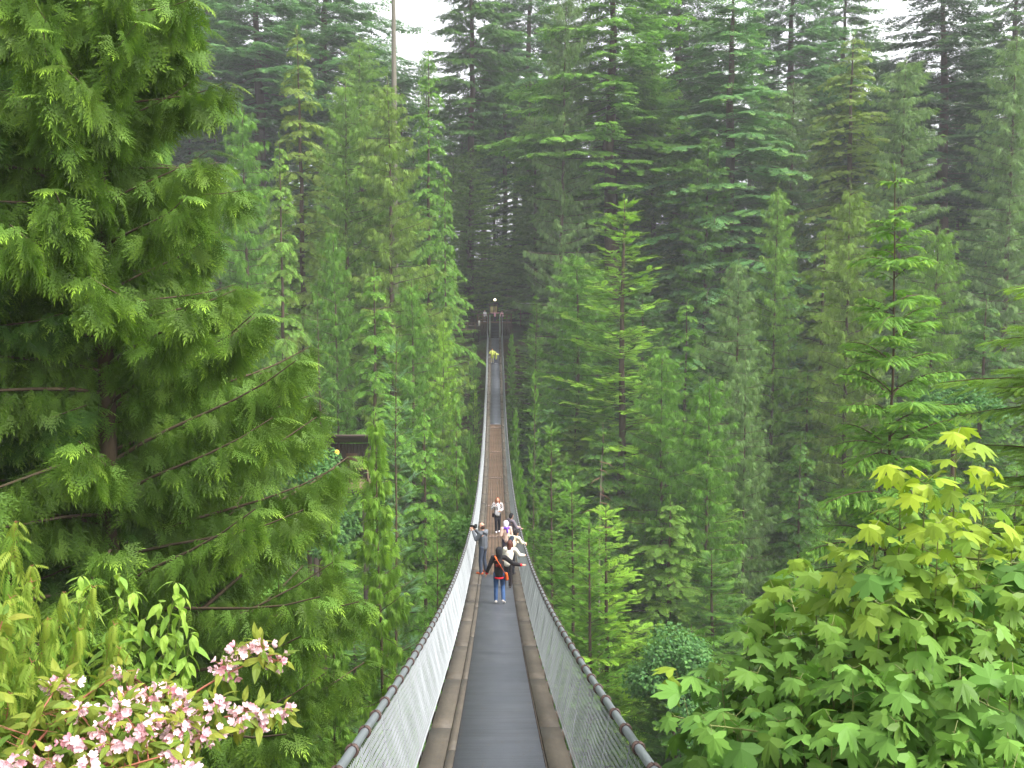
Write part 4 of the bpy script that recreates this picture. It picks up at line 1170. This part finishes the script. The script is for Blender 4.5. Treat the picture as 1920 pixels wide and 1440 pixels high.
def bush(name, label, cat, centre, rad, n, lsize, col, seed, trunk_to=None):
    """leafy crown of lobed clumps on forked limbs"""
    r = np.random.default_rng(seed); fo = Fol(r); wd = MB(); c = np.array(centre, float)
    gz = float(ground_z(c[0], c[1])); base = np.array((c[0], c[1], gz - .2)); off = -base
    t_ = tagset(empty(name, tuple(base)), label, cat)
    K = 26; d = rnorm(r.normal(0, 1, (K, 3))); d[:, 2] = np.abs(d[:, 2]) * 1.1 - .35
    cl = c + d * np.array(rad) * r.uniform(.35, .95, (K, 1)); cr = min(rad) * r.uniform(.28, .5, K)
    top = c - (0, 0, rad[2] * .5)
    wd.tube(np.array([base, base * .5 + top * .5 + (.3, 0, 0), top]) + off, [.22, .17, .12], 7, cap=False)
    for k in range(K): wd.tube(bez(top, (top + cl[k]) / 2 + (0, 0, .4), cl[k], 6) + off, np.linspace(.07, .015, 6), 4, cap=False)
    per = n // K
    for k in range(K):
        dd = rnorm(r.normal(0, 1, (per, 3))); O = cl[k] + dd * cr[k] * (.55 + .55 * r.random((per, 1))) * (1, 1, .75)
        X = rnorm(dd * .8 + r.normal(0, .5, (per, 3)) + (0, 0, -.35)); N = rnorm((0, 0, 1.) + dd * .7 + r.normal(0, .35, (per, 3)))
        fo.add(T_BROAD, O + off, X, N, lsize * r.uniform(.7, 1.3, per), .3, .35 * r.random(per))
    a = link('stems', wd.mesh('stems', M['bark'], True), t_); b = link('crown', fo.mesh('crown', M['broad']), t_); b.color = (*col, 1)
    return t_


def bush_px(px, py, Y, rpx, rz, n, ls, col, seed, label, name='alder_tree', cat='tree'):
    p = pix(px, py, Y); bush(name, label, cat, p, (rpx / F * Y, rpx / F * Y, rz / F * Y), n, ls, col, seed)


bush_px(1272, 1262, 46, 85, 100, 15000, .2, lin(70, 112, 66), 301, 'rounded blue green broadleaf tree low right of the right rail')
bush_px(1330, 1390, 40, 80, 70, 11000, .2, lin(64, 104, 60), 302, 'blue green broadleaf tree below the rounded one, partly behind the maple')
bush_px(575, 872, 52, 62, 55, 9000, .22, lin(66, 108, 64), 303, 'blue green broadleaf crown beside the timber lookout')
bush_px(600, 990, 50, 60, 60, 9000, .22, lin(52, 88, 52), 304, 'dark blue green broadleaf tree under the timber lookout')
bush_px(430, 1120, 30, 110, 60, 9000, .18, lin(88, 128, 54), 305, 'bright green broadleaf bush under the lowest cedar limb', 'leafy_bush', 'bush')
bush_px(1790, 760, 60, 90, 60, 9000, .24, lin(60, 104, 58), 306, 'low green thicket tree between the young hemlock and the right edge boughs', 'thicket_tree', 'tree')
bush_px(880, 1010, 62, 45, 60, 7000, .24, lin(84, 128, 56), 307, 'green broadleaf tree outside the left rail below the photographer', 'leafy_bush', 'bush')

# pinnate leaved shrub, bottom left
rg = np.random.default_rng(88)
b0 = pix(-40, 1900, 3.6); bb = (b0.x, b0.y, float(ground_z(b0.x, b0.y)) - .05)
sh = []
PT = [(30, 978, 3.3), (60, 1090, 3.2), (20, 1120, 3.0), (120, 1110, 3.3), (175, 1100, 3.4), (90, 1160, 3.0), (150, 1180, 3.1), (215, 1170, 3.3), (225, 1215, 3.2), (10, 1200, 2.9), (60, 1240, 2.9), (130, 1250, 3.0),
      (190, 1270, 3.1), (20, 1300, 2.8), (90, 1320, 2.9), (160, 1330, 3.0), (-20, 1150, 3.0), (-20, 1040, 3.3), (-30, 1260, 2.8), (30, 1390, 2.8), (120, 1400, 2.9), (230, 1290, 3.2), (60, 1060, 3.5), (-40, 1380, 2.7)]
for (px, py, Y) in PT:
    e0 = pix(px, py, Y); s0 = Vector(bb) + Vector((rg.uniform(-.15, .15), rg.uniform(-.1, .1), .9)); c0 = (e0 + s0) / 2 + Vector((-.12, 0, .15)); sh.append((s0, c0, e0))
leafy('pinnate_shrub', 'shrub with drooping yellow green pinnate leaves in the bottom left corner', 'shrub', bb, sh, rg, T_PIN, .085, .03, 'ash', 'twig_red', bare=.62, pairs=3, droop=.8, twig_r=.0035, petiole=.02, newtip=.8, up=.1)

# oval leaved shrub
PT = [(330, 1092, 3.5), (345, 1120, 3.45), (300, 1130, 3.5), (360, 1190, 3.4), (250, 1110, 3.6), (225, 1080, 3.6), (310, 1190, 3.4), (270, 1160, 3.5), (350, 1240, 3.4), (290, 1240, 3.4), (240, 1180, 3.6), (150, 1080, 3.7), (320, 1290, 3.4)]
b0 = pix(200, 1900, 3.8); bb = (b0.x, b0.y, float(ground_z(b0.x, b0.y)) - .05); sh = []
for (px, py, Y) in PT:
    e0 = pix(px, py, Y); s0 = Vector(bb) + Vector((rg.uniform(-.1, .1), rg.uniform(-.1, .1), .8)); c0 = (e0 + s0) / 2 + Vector((-.15, 0, .1)); sh.append((s0, c0, e0))
leafy('oval_leaf_shrub', 'shrub with glossy green oval leaves above the pink blossom', 'shrub', bb, sh, rg, T_OVAL, .095, .045, 'dog', 'twig_green', bare=.70, pairs=2, droop=.35, twig_r=.003, petiole=.015, newtip=.5, up=.05)

# pink blossom shrub
rg = np.random.default_rng(99)
FL = [(445, 1222, 3.0), (488, 1212, 3.0), (520, 1238, 3.02), (418, 1250, 2.98), (432, 1262, 3.0), (404, 1318, 2.85), (458, 1330, 2.9), (490, 1338, 2.9), (528, 1334, 2.95), (448, 1352, 2.85), (485, 1352, 2.9),
      (104, 1284, 2.9), (128, 1286, 2.9), (150, 1330, 2.8), (214, 1340, 2.7), (228, 1330, 2.75), (250, 1392, 2.6), (300, 1345, 2.7), (338, 1325, 2.75), (322, 1372, 2.7), (372, 1378, 2.75), (200, 1372, 2.65),
      (90, 1422, 2.6), (165, 1432, 2.5), (240, 1432, 2.5), (330, 1412, 2.6), (345, 1350, 2.75), (4, 1165, 2.9), (235, 1258, 3.0), (312, 1288, 2.9), (60, 1362, 2.75), (270, 1362, 2.6), (210, 1395, 2.6), (300, 1400, 2.55), (400, 1375, 2.8), (365, 1345, 2.8),
      (385, 1395, 2.75), (140, 1390, 2.6), (280, 1310, 2.85), (190, 1310, 2.9), (20, 1430, 2.6), (350, 1440, 2.5), (60, 1300, 2.95), (240, 1300, 2.9), (335, 1300, 2.9)]
b0 = pix(120, 1950, 2.7); bb = (b0.x, b0.y, b0.z - .3); sh = []
root = tagset(empty('flowering_shrub', bb), 'shrub covered in clusters of pale pink blossom at the bottom left', 'shrub')
off = -np.array(bb); wd = MB(); fo = Fol(rg); fl = Fol(rg)
T_PET = outline_leaf([(0, .55), (22, .5), (45, .36), (90, .22), (135, .25), (180, .4)], c=(.42, 0), fold=-.5, sag=-.4)
arms = [((40, 1620, 2.6), (300, 1290, 2.95), (520, 1225, 3.0)), ((60, 1600, 2.6), (250, 1330, 2.8), (535, 1335, 2.95)), ((40, 1600, 2.5), (180, 1400, 2.6), (400, 1320, 2.85)), ((30, 1600, 2.5), (180, 1450, 2.5), (400, 1375, 2.8)),
        ((-30, 1560, 2.6), (60, 1350, 2.9), (235, 1258, 3.0)), ((-40, 1560, 2.6), (30, 1400, 2.7), (110, 1284, 2.9)), ((0, 1560, 2.5), (120, 1460, 2.5), (330, 1412, 2.6)), ((-60, 1500, 2.7), (-40, 1300, 2.9), (4, 1165, 2.9))]
armP = []
for a_, b_, c_ in arms:
    P = bez(pix(*a_), pix(*b_), pix(*c_), 24); armP.append(P); wd.tube(P + off, np.linspace(.007, .002, 24), 6, cap=False)
    wd.tube(bez((bb[0], bb[1], bb[2]), (np.array(bb) + P[0]) / 2 + (0, 0, .02), P[0], 8) + off, np.linspace(.012, .007, 8), 6, cap=False)
AP = np.concatenate(armP)
for q_, (px, py, Y) in enumerate(FL):
    if q_ > 21 and q_ % 3 == 0: continue
    c = np.array(pix(px, py, Y)); nb_ = AP[np.argmin(((AP - c) ** 2).sum(1))]
    wd.tube(bez(nb_, (nb_ + c) / 2 + (0, 0, .01), c, 5) + off, np.linspace(.0025, .001, 5), 4, cap=False)
    n = 15
    dd = rnorm(rg.normal(0, 1, (n, 3)) * (1, .8, .7) + (.0, -.3, -.1)); cen = c + dd * rg.uniform(.008, .038, (n, 1)) * (1.15, 1, .8)
    for k in range(n):
        ax = rnorm(dd[k] + (0, -.3, -.1) + rg.normal(0, .3, 3)); u = rnorm(np.cross(ax, (.3, .2, 1))); v_ = np.cross(ax, u)
        a = np.arange(5) * 1.2566 + rg.uniform(0, 6)
        Xd = np.cos(a)[:, None] * u + np.sin(a)[:, None] * v_ + ax * .55
        fl.add(T_PET, np.repeat(cen[k:k + 1], 5, 0) + off, Xd, np.repeat(ax[None], 5, 0), .018 * rg.uniform(.8, 1.2), 0, (rg.random() < .3) * rg.uniform(.3, .9), 1.2)
        wd.tube([c + off, cen[k] + off], [.0008, .0008], 3, cap=False)
    n = 9
    dd = rnorm(rg.normal(0, 1, (n, 3)) + (0, 0, .35)); fo.add(T_OVAL, c + dd * .022 + off, dd + (0, 0, -.2), rnorm((0, -.3, 1.) + rg.normal(0, .4, (n, 3))), .052 * rg.uniform(.6, 1.2, n), .3, rg.random(n) * .8)
for P in armP:
    n = 46; i_ = rg.integers(8, 24, n); dd = rnorm(rg.normal(0, 1, (n, 3)))
    fo.add(T_OVAL, P[i_] + dd * .02 + off, dd + (0, 0, -.1), rnorm((0, -.2, 1.) + rg.normal(0, .4, (n, 3))), .062 * rg.uniform(.6, 1.2, n), .3, rg.random(n) * .7)
n = 620
pp = np.array([pix(px, py, Y) for px, py, Y in zip(rg.uniform(-60, 380, n), 1440 - 190 * rg.random(n) ** 1.2 + 60, rg.uniform(2.7, 3.3, n))])
fo.add(T_OVAL, pp + off, rnorm(rg.normal(0, 1, (n, 3)) + (0, -.2, -.2)), rnorm((0, -.2, 1.) + rg.normal(0, .4, (n, 3))), .065 * rg.uniform(.6, 1.2, n), .3, rg.random(n) * .6)
for p_ in pp[::2]:
    nb_ = AP[np.argmin(((AP - p_) ** 2).sum(1))]; wd.tube([nb_ + off, p_ + off], [.0016, .0009], 3, cap=False)
link('stems', wd.mesh('stems', M['twig_red'], True), root); link('foliage', fo.mesh('foliage', M['pinkleaf']), root); link('blossom', fl.mesh('blossom', M['petal']), root)

# fallen needles and twigs on the walking surface
rn = np.random.default_rng(12); n = 2600
yy = 4 + 40 * rn.random(n) ** 1.6; xs = rn.choice([-1, 1], n) * (.85 * rn.random(n) ** .45); a_ = rn.uniform(0, 3.14, n); L_ = rn.uniform(.006, .022, n); w_ = rn.uniform(.001, .0035, n)
cx_, sx_ = np.cos(a_), np.sin(a_); z_ = dz(yy) + .0225 + .002
Vn = np.stack([np.stack([xs + i * cx_ * L_ - j * sx_ * w_, yy + i * sx_ * L_ + j * cx_ * w_, z_ + .0409 * 0 + 2 * .00205 * (yy - 71) * (i * sx_ * L_ + j * cx_ * w_)], 1) for i, j in ((-1, -1), (1, -1), (1, 1), (-1, 1))], 1)
fn = link('fallen_needles', mesh_np('fallen_needles', Vn.reshape(-1, 3), np.arange(4 * n).reshape(-1, 4), simple('dry_needle', lin(96, 80, 48), .9))); fn['kind'] = 'stuff'

# ------------------------------------------------------------------ air
hb = MB(); hb.box((0, 600, 10), (2000, 3000, 150))
hm = NT('haze_air'); pv = hm.n('ShaderNodeVolumePrincipled')
pv.inputs['Color'].default_value = (.93, .96, 1, 1); pv.inputs['Density'].default_value = HAZE; pv.inputs['Anisotropy'].default_value = 0
hm.l(pv.outputs[0], hm.out.inputs['Volume'])
haze = hb.build('haze', hm.m); haze['kind'] = 'stuff'
